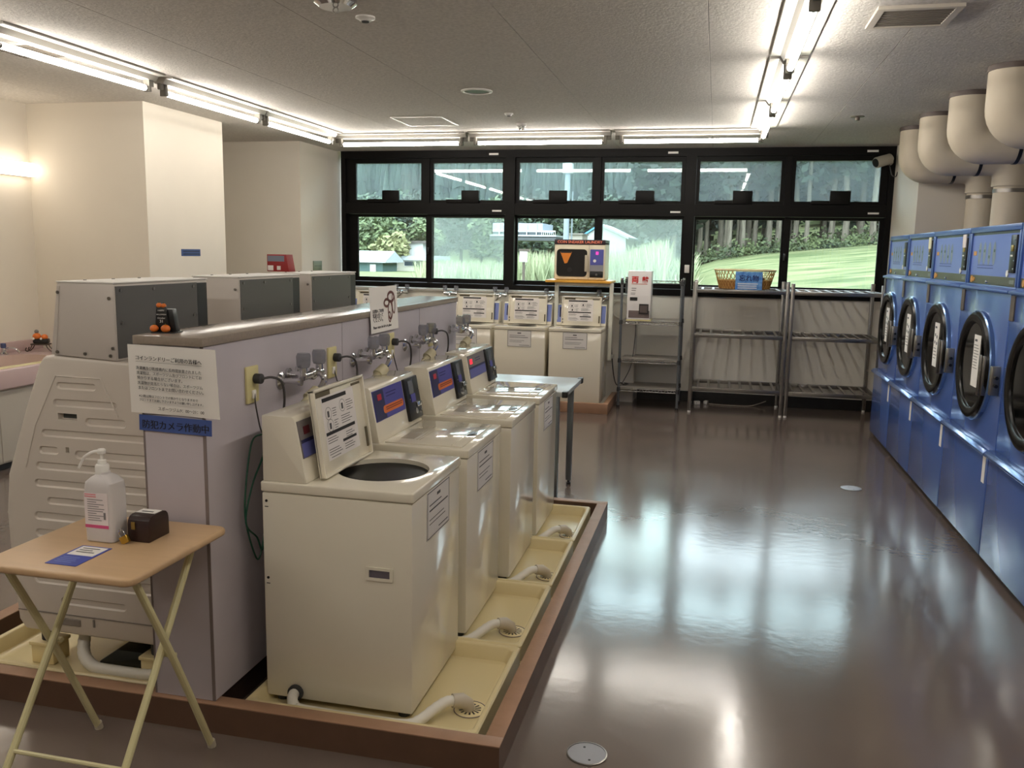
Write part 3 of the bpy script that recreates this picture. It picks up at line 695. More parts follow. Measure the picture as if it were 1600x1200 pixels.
for k, s_ in enumerate(['※21時以降はフロントでの預かりとなりますので', 'フロントまでお越し下さいますようお願い申し上げます。']):
    text('small_lettering', s_, M_ink, t, (-.110, yo, -.046-.0115*k), U, V, .0085, (.196, .212)[k])
text('hours_lettering', 'スポーツジム9：00～21：00', M_ink, t, (-.048, yo, -.0835), U, V, .0115, .152)
t = thing('label_strip', 'blue label strip with black Japanese lettering below the white notice', 'sign', (-1.548, 2.237, .968))
MB().box(-.122, -.0012, -.022, .122, 0, .026).xf(Matrix.Rotation(math.radians(1.2), 4, 'Y')).obj('strip', mat('label_blue', (66, 88, 150), .45), t, smooth=False)
for dx in (0, .0008): text('lettering', '防犯カメラ作動中', M_ink, t, (-.113+dx, -.0016-dx*.2, -.010), (1, 0, -.021), (.021, 0, 1), .029, .222)

t = thing('poster', 'white paper poster with a brown drawing standing over the partition countertop', 'poster', (-1.437, 3.655, 1.137))
MB().box(0, -.165, 0, .0006, .165, .2, 0).xf(Matrix.Rotation(math.radians(-3), 4, 'Y') @ Matrix.Shear('XZ', 4, (0, 0)) ).obj('sheet', M_paper, t, smooth=False)
Mp = Matrix.Rotation(math.radians(-3), 4, 'Y')
def pp(u, v, h): return tuple(Mp @ Vector((.0008+h, u, v)))
m_ = MB()
for cu, cv, ru, rv, th in ((.03, .125, .035, .022, .012), (.085, .15, .045, .028, .013), (.07, .09, .03, .045, .011), (.115, .12, .022, .05, .009), (.06, .06, .018, .026, .008)):
    ringprint(m_, pp, cu, cv, ru, rv, th, 24)
m_.obj('brown_drawing', mat('brown_print', (104, 62, 56), .7), t, smooth=False)
for k, s_ in enumerate(['洗濯機のご利用後', '電源を切って', 'ください。']):
    text('lettering', s_, M_ink, t, pp(-.14, .088-.02*k, .0002), (0, 1, 0), tuple(Mp @ Vector((0, 0, 1))), .017, (.13, .12, .11)[k], bold=.006)
text('english_lettering', 'Please return the lid to its place', M_ink, t, pp(-.14, .018, .0002), (0, 1, 0), tuple(Mp @ Vector((0, 0, 1))), .02, .215, bold=.012)

t = thing('halloween_ornament', 'little black tombstone ornament with orange pumpkins on the partition countertop', 'ornament', (-1.635, 2.335, 1.236), math.radians(12))
MB().prism([(-.026, 0), (.034, 0), (.024, .072), (-.018, .072)], 'y', -.002, .03, .003).prism([(-.03, 0), (.016, 0), (.008, .082), (-.022, .082)], 'y', -.012, -.002, .003).obj('stone', M_black, t)
MB().box(-.034, -.03, 0, .04, .032, .003, .001).obj('base', M_black, t)
for x, z, r in ((-.027, .014, .013), (.008, .014, .014), (-.014, .084, .009), (.0, .083, .008)):
    p = MB().ball((x, -.02 if z < .05 else -.008, z), r, (1, 1, .85), 14, 10).obj('pumpkin', mat('pumpkin_orange', (214, 112, 40), .4), t)
    MB().cyl((x, -.02 if z < .05 else -.008, z+r*.75), (x, -.02 if z < .05 else -.008, z+r*1.15), .002, n=6).obj('stem', mat('stem_green', (70, 80, 30), .6), p)
for k, s_ in enumerate(['HAPPY', 'HALLOWEEN', 'October', '31']):
    text('lettering', s_, M_white, t, (-.007, -.0125, .066-.0115*k), (1, 0, 0), (0, 0, 1), .008, (.02, .03, .024, .009)[k], align='CENTER')

# ================================================================== SMALL FOLDING TABLE AND WHAT IS ON IT
TX, TY = -1.6, 1.995; TZ = .68
t = thing('folding_table', 'small folding table with beige wooden top and cream crossed legs', 'table', (TX, TY, 0))
MB().prism(rrect(-.23, -.228, .232, .222, .03, 5), 'z', TZ-.022, TZ, .008, 3).obj('tabletop', M_wood, t)
for s, x in ((1, .185), (-1, -.21)):
    MB().tube(catmull([(x, -.15, .652), (x, -.145, .635), (x, .0, .355), (x-s*.0, .16, .012)], 5), .0105, 10).obj('leg', M_legs, t)
    MB().tube(catmull([(x-s*.024, .145, .652), (x-s*.024, .135, .63), (x-s*.024, -.02, .395), (x-s*.024, -.283, .012)], 5), .0105, 10).obj('leg', M_legs, t)
    MB().cyl((x+s*.004, 0, .372), (x-s*.03, 0, .372), .008, n=10).obj('pivot', M_legs, t)
    for q in ((x, .165, 0), (x-s*.024, -.288, 0)): MB().cyl((q[0], q[1], 0), (q[0], q[1]-.006, .022), .0125, n=10).obj('foot_cap', mat('foot_clear', (200, 190, 170), .4), t)
    MB().box(x-.012, -.165, .64, x+.012, -.13, .659, .002).obj('hinge', M_rubber, t)
MB().cyl((-.186, -.196, .142), (.161, -.196, .142), .006, n=8).obj('crossbar', M_legs, t)

BX, BY = -1.631, 2.023
t = thing('sanitizer_bottle', 'white hand sanitizer pump bottle with pink-banded label on the folding table', 'bottle', (BX, BY, TZ))
bo = MB()
prof = [(0, .043, .032, .012), (.004, .046, .035, .014), (.15, .046, .035, .014), (.168, .044, .033, .014), (.182, .03, .026, .014), (.19, .018, .018, .0175), (.196, .0165, .0165, .0164)]
Ls = []
for z, hx, hy, r in prof: Ls.append([bo.bm.verts.new((x, y, z)) for x, y in rrect(-hx, -hy, hx, hy, min(r, hx*.99, hy*.99), 4)])
for A, B in zip(Ls, Ls[1:]):
    for k in range(len(A)): bo.bm.faces.new((A[k], A[(k+1) % len(A)], B[(k+1) % len(A)], B[k]))
bo.bm.faces.new(list(reversed(Ls[0]))); bo.bm.faces.new(Ls[-1]); bo.obj('bottle', mat('milky_plastic', (238, 232, 230), .35, trans=.25), t)
p = MB().lathe([(.0185, .19), (.0185, .212), (.016, .216), (.012, .217), (.011, .228), (.004, .229), (.004, .245), (.011, .246), (.012, .255), (.009, .259), (0, .259)], (-.005, 0, 0), n=24).obj('pump', M_white, t)
MB().tube(catmull([(-.005, 0, .253), (-.03, -.004, .248), (-.048, -.008, .238), (-.056, -.01, .230), (-.07, -.014, .203)]), [.0055]*6+[.005]*6+[.0045]*6+[.004]*6+[.0035], 8).obj('nozzle', M_white, p)
lb = MB().box(-.04, -.0358, .04, .034, -.035, .142).obj('label', mat('label_white', (236, 226, 226), .5), t, smooth=False)
MB().box(-.04, -.0363, .042, .034, -.0358, .051).obj('pink_band', mat('label_pink', (206, 80, 130), .5), lb, smooth=False)
q = lambda u, v, h: (u, -.0360-h, v)
m_ = MB(); lines(m_, q, -.038, .0, .136, 2, .006, .003, .3); m_.obj('pink_print', mat('pink_print', (220, 130, 140), .6), lb, smooth=False)
m_ = MB(); lines(m_, q, -.03, .026, .122, 10, .0065, .002, .5, random.Random(8)); plate(m_, q, .02, .068, .027, .088); m_.obj('label_print', mat('label_grey_print', (130, 126, 128), .7), lb, smooth=False)

t = thing('coin_coffer', 'dark brown rounded wooden donation box with white label and gold hasp on the table', 'box', (-1.53, 2.067, TZ))
prf = [(-.046, 0), (.046, 0), (.046, .05)]+[(.046-.022+.022*math.cos(a), .05+.024*math.sin(a)) for a in (PI/6, PI/3, PI/2)]+[(-.046+.022-.022*math.sin(a), .05+.024*math.cos(a)) for a in (0, PI/6, PI/3)]+[(-.046, .05)]
MB().prism(prf, 'x', -.034, .034, .002).obj('chest', mat('dark_leather', (44, 26, 24), .4), t)
MB().box(-.03, -.012, .0742, .03, .022, .0752).obj('label', M_paper, t, smooth=False)
MB().box(-.018, -.003, .0753, .018, .003, .0757).obj('coin_slot', M_black, t, smooth=False)
MB().box(-.02, -.0495, .036, -.008, -.0462, .058, .001).obj('hasp', mat('brass', (178, 150, 84), .3, metal=.9), t)
t = thing('padlock', 'small gold padlock hanging from the dark donation box', 'padlock', (-1.548, 2.012, TZ))
R_ = Matrix.Translation((-.01, -.012, .012)) @ Matrix.Rotation(math.radians(-28), 4, 'Y')
m_ = MB(); m_.box(-.013, -.005, -.011, .013, .005, .011, .002); m_.xf(R_); m_.obj('lock_body', mat('gold', (198, 160, 70), .28, metal=.9), t)
m_ = MB(); m_.tube(catmull([(-.008, 0, .008), (-.008, 0, .022), (0, 0, .031), (.008, 0, .022), (.008, 0, .008)]), .0022, 8); m_.xf(R_); m_.obj('shackle', M_chrome, t)
t = thing('leaflet', 'blue and white leaflet lying on the folding table', 'leaflet', (-1.608, 1.884, TZ))
MB().box(-.048, -.07, .0004, .045, .07, .0016).obj('sheet', mat('leaflet_blue', (54, 72, 168), .3), t, smooth=False)
MB().box(-.041, .0, .0016, .038, .064, .0020).obj('white_field', M_paper, t, smooth=False)
q = lambda u, v, h: (u, v, .0020+h)
m_ = MB(); lines(m_, q, -.03, .03, .048, 3, .014, .005, .4); m_.obj('field_print', M_print, t, smooth=False)
q = lambda u, v, h: (u, v, .0016+h)
m_ = MB(); lines(m_, q, -.035, .03, -.02, 4, .011, .004, .4); m_.obj('leaflet_print', mat('leaflet_pale', (120, 140, 206), .4), t, smooth=False)

# ================================================================== WASHBASIN SIDE
t = thing('washbasin_counter', 'pink washbasin counter with pale yellow basin and grey cabinet along the wall', 'washbasin', (-4.845, 4.095, 0))
MB().box(-.345, -1.7, .05, .31, 1.7, .545).obj('cabinet', mat('cabinet_olive', (182, 174, 162), .5), t, smooth=False)
for k in range(6): MB().box(.311, -1.69+k*.565, .06, .318, -1.69+k*.565+.56, .53, .002).obj('cabinet_door', mat('cabinet_olive', (182, 174, 162), .5), t, smooth=False)
MB().box(-.345, -1.7, 0, .27, 1.7, .05).obj('kick', M_rubber, t, smooth=False)
sl = MB().box(-.345, -1.7, .545, .345, 1.7, .68, .012, 3).obj('basin_top', mat('pink_resin', (196, 172, 170), .3), t)
boolean(sl, MB().prism(rrect(-.2, -.3, .25, 1.33, .1, 6), 'z', .60, .75))
MB().prism(rrect(-.198, -.298, .248, 1.328, .1, 6), 'z', .601, .604).obj('basin_floor', mat('basin_yellow', (226, 218, 168), .25), t)
MB().box(-.345, -1.7, .68, -.32, 1.7, .76, .004).obj('backsplash', mat('pink_resin', (196, 172, 170), .3), t)
MB().box(.255, -1.7, .6795, .325, 1.695, .682).obj('yellow_rim', mat('basin_yellow', (226, 218, 168), .25), t)
for k, y in enumerate((5.33,)):
    t = thing('basin_tap', 'chrome basin tap with blue knob on the pink washbasin counter', 'tap', (-5.10, y, .68))
    MB().lathe([(.03, 0), (.03, .01), (.016, .02), (.014, .05), (0, .055)], (0, 0, 0), n=18).tube(catmull([(0, 0, .03), (.05, 0, .05), (.11, 0, .045), (.14, 0, .02)]), .009, 10).obj('spout', M_chrome, t)
    MB().lathe([(.016, .05), (.02, .06), (.018, .085), (0, .088)], (0, 0, 0), n=14).obj('knob', mat('knob_blue', (70, 80, 120), .3), t)
t = thing('halloween_ornament', 'small black and orange pumpkin wagon ornament on the washbasin counter', 'ornament', (-5.02, 5.6, .68), math.radians(20))
m_ = MB()
for s in (-1, 1):
    m_.tube(catmull([(s*.05, -.02, .055), (s*.06, -.02, .03), (s*.085, -.02, .004), (s*.1, -.02, .012), (s*.092, -.02, .03)]), .004, 6); m_.tube(catmull([(s*.05, .03, .055), (s*.06, .03, .03), (s*.085, .03, .004), (s*.1, .03, .012), (s*.092, .03, .03)]), .004, 6)
m_.box(-.06, -.03, .05, .07, .04, .062, .003); m_.obj('sled', mat('sled_metal', (88, 78, 70), .35, metal=.7), t)
MB().box(-.045, -.028, .062, .065, .035, .1, .012).obj('wagon', M_black, t)
MB().ball((.035, 0, .108), .025).obj('pumpkin', mat('pumpkin_orange', (214, 112, 40), .4), t)
MB().ball((-.02, 0, .115), .03, (1, 1, .9)).obj('pumpkin', mat('pumpkin_orange', (214, 112, 40), .4), t)
MB().ball((-.02, 0, .152), .016).obj('head', mat('grey_head', (120, 116, 112), .5), t)
MB().ball((-.035, -.03, .1), .009).ball((.02, -.03, .1), .009).obj('eyes', M_white, t)
t = thing('wall_lamp', 'glowing white box wall lamp above the washbasin', 'light', (-5.19, 5.15, 2.05))
MB().box(.0, -.62, -.045, .03, .62, .045, .004).obj('back_plate', M_white, t)
MB().box(.03, -.6, -.048, .1, .6, .05, .008).obj('diffuser', M_lampw, t)
t = thing('mirror', 'frameless mirror on the wall behind the washbasin', 'mirror', (-5.19, 4.35, 1.35))
MB().box(0, -.9, -.32, .008, .9, .32, .002).obj('mirror_glass', mat('mirror_silver', (220, 222, 220), .04, metal=1), t)
t = thing('wall_label', 'small dark blue label on the white pier', 'sign', (-4.175, 6.338, 1.447))
MB().box(0, -.132, -.027, .002, .132, .028, .0005).obj('strip', mat('label_navy', (52, 72, 124), .45), t, smooth=False)
m_ = MB(); lines(m_, lambda u, v, h: (.0022+h, u, v), -.11, .12, .006, 2, .022, .009, .1); m_.obj('print', mat('label_navy_print', (26, 34, 66), .5), t, smooth=False)
t = thing('wall_switch', 'small grey-green switch plate on the wall beside the windows', 'switch', (-4.09, 8.47, 1.32))
MB().box(0, -.1, -.05, .008, .1, .05, .002).obj('plate', mat('switch_green', (118, 126, 106), .4), t)
MB().box(.008, -.08, -.004, .010, .08, .0, .0005).obj('split', M_rubber, t, smooth=False)
# ================================================================== DRYERS AND DUCTS
M_glassd = mat('dark_door_glass', (9, 10, 10), .06, spec=.6)
M_olive = mat('olive_band', (74, 76, 58), .35)
def make_dryer(label, yc, w, tagcol, notice):
    t = thing('coin_dryer', label, 'dryer', (1.355, yc, 0), 0, 'blue coin dryers')
    h = w/2-.003
    MB().box(.04, -h, 0, .88, h, .03).obj('kick', M_black, t, smooth=False)
    MB().box(.03, -h, .03, .88, h, 1.36, .004).obj('body', M_blue, t)
    s = MB().box(.004, -h, .034, .03, h, .532, .005).obj('skirt_panel', M_blue, t)
    MB().prism([(.03, .532), (-.004, .534), (-.022, .545), (-.022, .556), (-.006, .572), (.03, .576)], 'y', -h, h, .003).obj('grip_bar', mat('grip_steel', (92, 122, 178), .16, metal=.4), s)
    MB().box(.0025, -h+.03, .395, .0042, -h+.075, .528).obj('paper_tag', M_paper, s, smooth=False)
    # door
    d = MB().lathe([(.288, .03), (.288, .008), (.278, -.006), (.25, -.01), (.228, .0), (.222, .012)], (0, 0, .945), 'x', 48).obj('door_ring', mat('door_ring_black', (8, 8, 9), .22, spec=.3), t)
    MB().lathe([(.2925, .03), (.2925, .012), (.287, .006), (.287, .03)], (0, 0, .945), 'x', 48).obj('ring_trim', mat('ring_trim_blue', (120, 150, 196), .2, metal=.7), d)
    MB().lathe([(.226, .008), (.2, .028), (.15, .0295), (0, .0298)], (0, 0, .945), 'x', 40).obj('door_glass', M_glassd, d)
    MB().box(-.018, -.268, .82, .006, -.238, 1.02, .004).obj('handle_bar', M_steel, d)
    MB().box(-.028, -.252, .815, -.018, -.222, 1.025, .004).obj('handle_plate', M_steel, d)
    MB().box(-.012, -h+.03, .84, .03, -h+.06, .985, .004).obj('latch_plate', mat('latch_steel', (150, 146, 138), .3, metal=.9), t)
    for z in (.89, .93): MB().cyl((.008, -h+.031, z), (.008, -h+.005, z), .009, n=10).obj('latch_pin', M_black, t)
    if notice:
        n_ = MB().box(-.0115, -.17, .845, -.0105, -.055, 1.115).obj('door_notice', M_paper, d, smooth=False)
        q = lambda u, v, hh: (-.0117-hh, -u, v)
        m_ = MB(); plate(m_, q, .07, 1.08, .115, 1.092)
        if notice == 1: lines(m_, q, .066, .155, 1.06, 9, .015, .003, .3)
        else:
            for a, b in ((.075, 1.03), (.115, 1.02), (.075, .985), (.12, .98)): plate(m_, q, a, b, a+.022, b+.018)
            lines(m_, q, .07, .15, .955, 4, .02, .004, .3)
        m_.obj('notice_print', M_print, n_, smooth=False)['kind'] = 'stuff'
    # control head
    hd = MB().box(.062, -h, 1.355, .88, h, 1.682, .01, 3).obj('control_head', M_blue, t)
    m_ = MB(); ring2 = [(-h, 1.352, h, 1.372), (-h, 1.648, h, 1.68), (-h, 1.372, -h+.022, 1.648), (h-.022, 1.372, h, 1.648)]
    for a, b, c, e in ring2: m_.box(.046, a, b, .064, c, e, .004)
    m_.obj('bezel', mat('bezel_blue', (66, 98, 164), .3), hd)
    MB().prism([(.062, 1.338), (.012, 1.342), (.012, 1.356), (.05, 1.366), (.062, 1.366)], 'y', -h, h, .003).obj('drip_lip', mat('bezel_blue', (66, 98, 164), .3), hd)
    f = MB().box(.0555, -h+.024, 1.418, .0615, h-.024, 1.634, .001).obj('panel_face', M_bluel, hd, smooth=False)
    MB().box(.0558, -h+.024, 1.634, .0618, h-.024, 1.648).obj('shadow_gap', mat('panel_gap', (48, 62, 60), .4), hd, smooth=False)
    b_ = MB().box(.0548, -h+.024, 1.373, .0615, h-.024, 1.418, .001).obj('lower_band', M_olive, hd, smooth=False)
    cu = MB().box(.046, -h+.055, 1.44, .0618, -h+.135, 1.625, .003).obj('coin_unit', M_black, hd)
    MB().box(.042, -h+.08, 1.545, .0465, -h+.12, 1.575, .002).obj('coin_slot', mat('brass', (178, 150, 84), .3, metal=.9), cu)
    MB().box(.044, -h+.085, 1.52, .0463, -h+.12, 1.528).obj('coin_light', M_white, cu, smooth=False)
    for z in (1.60, 1.5, 1.46): MB().cyl((.043, -h+.064, z), (.047, -h+.064, z), .004, n=8).obj('screw', M_chrome, cu)
    MB().cyl((.05, -h+.165, 1.436), (.056, -h+.165, 1.436), .017, n=14).obj('round_button', M_white, f)
    m_ = MB().box(.0545, h-.115, 1.525, .056, h-.06, 1.548).obj('orange_mark', mat('amber_print', (206, 150, 70), .5), f, smooth=False)
    for k in range(4):
        m_ = MB(); cy = h-.175-k*.085
        A = [m_.bm.verts.new((.0548, cy-u, 1.535+v)) for u, v in circ(0, 0, .027, 18, .062)]; m_.bm.faces.new(A); bmesh.ops.recalc_face_normals(m_.bm, faces=m_.bm.faces[:])
        o_ = m_.obj('cycle_icon', mat('icon_grey', (124, 142, 160), .5), f, smooth=False)
        MB().box(.0540, cy-.008, 1.53-(.02 if k == 2 else -.012), .0547, cy+.008, 1.545-(.02 if k == 2 else -.012)).obj('icon_pointer', mat('icon_green', (44, 84, 60), .5), o_, smooth=False)
    q = lambda u, v, hh: (.0552-hh, -u, v)
    m_ = MB(); lines(m_, q, -h+.15, -h+.45, 1.47, 2, .014, .006, .1); m_.obj('panel_print', mat('panel_print_blue', (70, 88, 160), .5), f, smooth=False)
    MB().cyl((.05, h-.075, 1.395), (.0552, h-.075, 1.395), .018, n=14).cyl((.05, h-.11, 1.395), (.0552, h-.11, 1.395), .012, n=12).obj('amber_logo', mat('amber_print', (206, 150, 70), .5), b_)
    MB().cyl((.044, .06, 1.388), (.0552, .06, 1.388), .008, n=10).obj('band_lock', M_chrome, b_)
    MB().box(.0538, -h+.06, 1.386, .055, -h+.13, 1.405).obj('band_label', mat('band_grey', (128, 136, 128), .5), b_, smooth=False)
    if tagcol: MB().box(.041, -h+.06, 1.57, .0455, -h+.125, 1.645).obj('price_tag', mat(*tagcol), hd, smooth=False)
    MB().box(.024, h-.07, 1.215, .0305, h-.012, 1.335, .001).obj('hanging_tag', mat('brown_tag', (88, 76, 66), .5), t, smooth=False)
    return t
wt = ('tag_white', (232, 222, 218), .5); ct = ('tag_cream', (232, 228, 190), .5)
make_dryer('blue coin dryer standing against the pier by the windows', 7.455, .73, None, 2)
make_dryer('blue coin dryer with a cream price tag on its control panel', 6.685, .785, ct, 2)
make_dryer('blue coin dryer with a white printed price tag above its coin slot', 5.87, .84, wt, 2)
make_dryer('blue coin dryer with a long text notice on its round door', 5.02, .85, None, 1)
make_dryer('blue coin dryer at the other end of the row from the windows', 4.165, .85, None, 0)
def arc(cx, cz, r, a0, a1, n, y): return [(cx+r*math.cos(math.radians(a0+(a1-a0)*k/n)), y, cz+r*math.sin(math.radians(a0+(a1-a0)*k/n))) for k in range(n+1)]
dn = ['against the pier', 'above the dryer with the cream tag', 'above the dryer with the printed price tag', 'above the dryer with the long text notice', 'at the other end from the windows']
for i, y in enumerate((7.76, 7.06, 6.22, 5.40, 4.57)):
    t = thing('exhaust_duct', 'cream-wrapped bent exhaust duct '+dn[i], 'duct', (1.53, y, 1.682), 0, 'exhaust ducts of the dryers')
    Z = lambda z: z-1.682
    P = [(0, 0, Z(2.548)), (0, 0, Z(2.34))]+[(p[0], 0, p[2]) for p in arc(.095, Z(2.33), .095, 180, 270, 8, 0)]+[(.34, 0, Z(2.235))]+[(p[0], 0, p[2]) for p in arc(.375, Z(2.09), .145, 90, 0, 7, 0)]+[(.52, 0, Z(2.03))]
    MB().tube(P, .128, 24).obj('bent_section', M_duct, t)
    MB().cyl((.52, 0, Z(2.03)), (.52, 0, .001), .112, n=24).obj('riser', M_duct, t)
    MB().lathe([(.129, Z(2.52)), (.134, Z(2.52)), (.134, Z(2.549)), (.129, Z(2.549))], (0, 0, 0), n=28).obj('ceiling_collar', M_band, t)
    MB().lathe([(.112, Z(1.985)), (.117, Z(1.985)), (.117, Z(2.012)), (.112, Z(2.012))], (.52, 0, 0), n=28).obj('clamp', M_steel, t)
    MB().lathe([(.128, .27), (.131, .27), (.131, .292), (.128, .292)], (0, 0, Z(2.235)), 'x', 24).obj('strap', M_black, t)

# ================================================================== BACK WALL: WASHERS, STAND, RACKS
bl = [(-1.268, True, 'cream coin washer with open lid under the sneaker washing machine stand'), (-1.808, True, 'cream coin washer with open lid next to the stand of the sneaker machine'), (-2.348, True, 'cream coin washer with open lid partly behind the partition end'), (-2.888, False, 'cream coin washer with closed lid in the row under the windows'), (-3.428, True, 'cream coin washer with open lid in the corner by the white wall')]
for x, op, lab in bl:
    make_washer(lab, 'coin washers under the windows', (x, 8.08, .066), -PI/2, op, True, 'back')
    make_tap('chrome tap with clear knobs behind the '+lab.replace('cream coin ', ''), (x+.2, 8.76, 1.06), -PI/2, 'taps on the window ledge', False)
    TAP = COL.objects[-1]
for o in bpy.data.objects:
    if o.get('group') == 'taps on the window ledge':
        n_ = o['label'].split(' ')
        o['label'] = ' '.join(n_[:16])
t = thing('floor_curb', 'brown wooden curb platform under the washers by the windows', 'curb', (-2.45, 8.35, 0))
MB().box(-1.6, -.36, 0, 1.525, -.31, .098, .003).obj('front_board', M_curb, t)
MB().box(1.475, -.31, 0, 1.525, .4, .098, .003).obj('end_board', M_curb, t)
MB().box(-1.6, -.31, 0, 1.475, .4, .05).obj('platform', mat('platform_white', (206, 200, 186), .5), t, smooth=False)

# stand with the sneaker machine
t = thing('machine_stand', 'yellow board on white tube legs spanning a washer by the windows', 'stand', (-1.27, 8.6, 0))
MB().box(-.355, -.22, 1.212, .29, .2, 1.236, .004).obj('board', mat('yellow_board', (222, 164, 62), .4), t)
for x in (-.25, .292):
    MB().box(x-.018, -.165, .46, x+.018, -.129, 1.212, .003).obj('leg', mat('stand_white', (208, 208, 196), .4), t)
    MB().box(x-.014, -.13, .462, x+.014, .158, .49, .003).obj('wall_strut', mat('stand_white', (208, 208, 196), .4), t)
MB().box(-.232, -.16, 1.18, .274, -.132, 1.21, .002).obj('front_rail', mat('stand_white', (208, 208, 196), .4), t)
t = thing('sneaker_washer', 'cream coin sneaker laundry machine with dark window on the yellow board', 'machine', (-1.301, 8.6, 1.236))
MB().box(-.25, -.16, .004, .25, .17, .375, .012, 3).obj('body', mat('sneaker_cream', (232, 222, 196), .35), t)
MB().box(-.25, -.166, .345, .25, .17, .392, .003).obj('top_band', mat('band_dark', (40, 22, 34), .4), t)
text('lettering', 'COIN SNEAKER LAUNDRY', mat('coral_print', (250, 140, 110), .5), t, (0, -.1664, .357), (1, 0, 0), (0, 0, 1), .034, .44, align='CENTER', bold=.01)
w_ = MB().prism(rrect(-.225, .035, .075, .30, .035, 5), 'y', -.1645, -.158).obj('window', mat('sneaker_glass', (34, 34, 34), .1), t)
m_ = MB(); m_.prism([(-.19, .272), (-.075, .272), (-.12, .165), (-.145, .16)], 'y', -.1665, -.1648); m_.obj('orange_tag', mat('orange_tag', (214, 126, 40), .5), w_, smooth=False)
MB().box(-.185, -.1668, .262, -.08, -.1650, .276).obj('tag_header', M_ink, w_, smooth=False)
MB().prism(circ(-.095, .10, .024, 16), 'y', -.1662, -.1648).obj('glass_spot', M_black, w_, smooth=False)
MB().box(.055, -.185, .085, .082, -.162, .245, .005).obj('door_handle', mat('handle_beige', (190, 180, 160), .4), t)
MB().box(.09, -.1625, .01, .0925, -.1595, .34).obj('door_gap', M_trim, t, smooth=False)
c_ = MB().box(.105, -.1645, .10, .235, -.158, .30).obj('control_panel', mat('sneaker_blue', (82, 86, 160), .4), t, smooth=False)
MB().box(.103, -.1652, .09, .235, -.1645, .15).obj('lower_print', mat('sneaker_grey', (140, 140, 146), .5), c_, smooth=False)
MB().box(.16, -.166, .25, .185, -.1645, .278).obj('digit_display', mat('pink_led', (230, 60, 160), .4, emit=(255, 60, 160), estr=1.0), c_, smooth=False)
MB().prism(circ(.15, .19, .015, 14), 'y', -.166, -.1645).obj('start_button', M_white, c_, smooth=False)
MB().box(.103, -.166, .03, .235, -.158, .087, .002).obj('coin_unit', M_black, t)
MB().prism(circ(.17, .058, .011, 14), 'y', -.168, -.166).obj('coin_slot', M_steel, t, smooth=False)

# chrome wire rack with the exchange machine
t = thing('wire_rack', 'chrome wire rack carrying the white money exchange machine', 'rack', (-.59, 8.65, 0))
for sx in (-.285, .285):
    for sy in (-.22, .22):
        p = MB().cyl((sx, sy, .02), (sx, sy, 1.262), .0125, n=12).obj('post', M_zinc, t)
        MB().cyl((sx, sy, 0), (sx, sy, .022), .018, n=10).obj('foot', M_black, p)
        MB().lathe([(.0125, 1.25), (.015, 1.255), (.014, 1.27), (0, 1.272)], (sx, sy, 0), n=12).obj('cap', M_chrome, p)
for z in (.19, .475, .85, 1.235):
    m_ = MB()
    for sy in ((-.22, .22) if z < 1.2 else (.22,)):
        m_.cyl((-.28, sy, z), (.28, sy, z), .004, n=6)
        if z < 1.2 or sy > 0:
            m_.cyl((-.28, sy, z-.025), (.28, sy, z-.025), .004, n=6)
            m_.tube([(-.27+k*.03, sy, z-(.0 if k % 2 else .025)) for k in range(19)], .0028, 5)
    for sx in (-.285, .285): m_.cyl((sx, -.22, z), (sx, .22, z), .004, n=6).cyl((sx, -.22, z-.025), (sx, .22, z-.025), .004, n=6)
    if z < 1.2:
        for k in range(24): m_.cyl((-.275+k*.0239, -.22, z+.004), (-.275+k*.0239, .22, z+.004), .0022, n=5)
    o_ = m_.obj('wire_shelf', M_chrome, t); o_['kind'] = 'stuff'
    for sx in (-.285, .285):
        for sy in (-.22, .22): MB().lathe([(.0125, z-.03), (.019, z-.028), (.016, z+.012), (.0125, z+.014)], (sx, sy, 0), n=12).obj('collar', M_rubber, t)
for z in (.1975, .4825): MB().box(-.27, -.21, z, .27, .21, z+.003).obj('shelf_mat', mat('shelf_mat', (150, 144, 136), .4), t, smooth=False)
MB().box(.0, -.21, .858, .27, .21, .861).obj('shelf_mat', mat('shelf_mat', (150, 144, 136), .4), t, smooth=False)
t = thing('exchange_machine', 'white money exchange machine with red lettering on the wire rack', 'machine', (-.705, 8.52, .858))
MB().box(-.122, -.09, 0, .115, .13, .014).obj('base_plate', M_outlet, t)
b_ = MB().prism([(-.09, .014), (.13, .014), (.13, .48), (-.065, .48)], 'x', -.118, .108, .004).obj('body', mat('exchange_white', (232, 228, 226), .35), t)
sl = (.48-.014)/(.025); 
def fy(z): return -.09+(z-.014)*.025/.466
def fbox(x0, z0, x1, z1, d0, d1): return MB().prism([(fy(z0)-d1, z0), (fy(z0)-d0, z0), (fy(z1)-d0, z1), (fy(z1)-d1, z1)], 'x', x0, x1)
for s_, x in (('両', -.083), ('替', .017)): text('lettering', s_, M_red, t, (x, fy(.36)-.0015, .372), (1, 0, 0), (0, .0536, 1), .07, .066, bold=.03)
fbox(-.082, .352, .07, .358, 0, .001).obj('red_underline', mat('faded_red', (200, 120, 110), .5), t, smooth=False)
m_ = MB(); lines(m_, lambda u, v, h: (u, fy(v)-.0008-h, v), -.08, -.03, .31, 2, .02, .008, .2); lines(m_, lambda u, v, h: (u, fy(v)-.0008-h, v), -.085, -.04, .265, 2, .012, .006, .2); m_.obj('small_print', M_line, t, smooth=False)
fbox(-.092, .195, -.02, .228, 0, .003).obj('bill_slot', M_black, t, smooth=False)
m_ = MB().prism([(fy(.03)-.002, .03), (fy(.03), .03), (fy(.1), .1), (fy(.1)-.002, .1)], 'x', -.1, .1)
m_.obj('brown_base', mat('exchange_brown', (104, 90, 88), .4), t, smooth=False)
fbox(.0, .07, .09, .165, 0, .012).obj('coin_tray', mat('tray_frame', (34, 26, 26), .4), t, smooth=False)
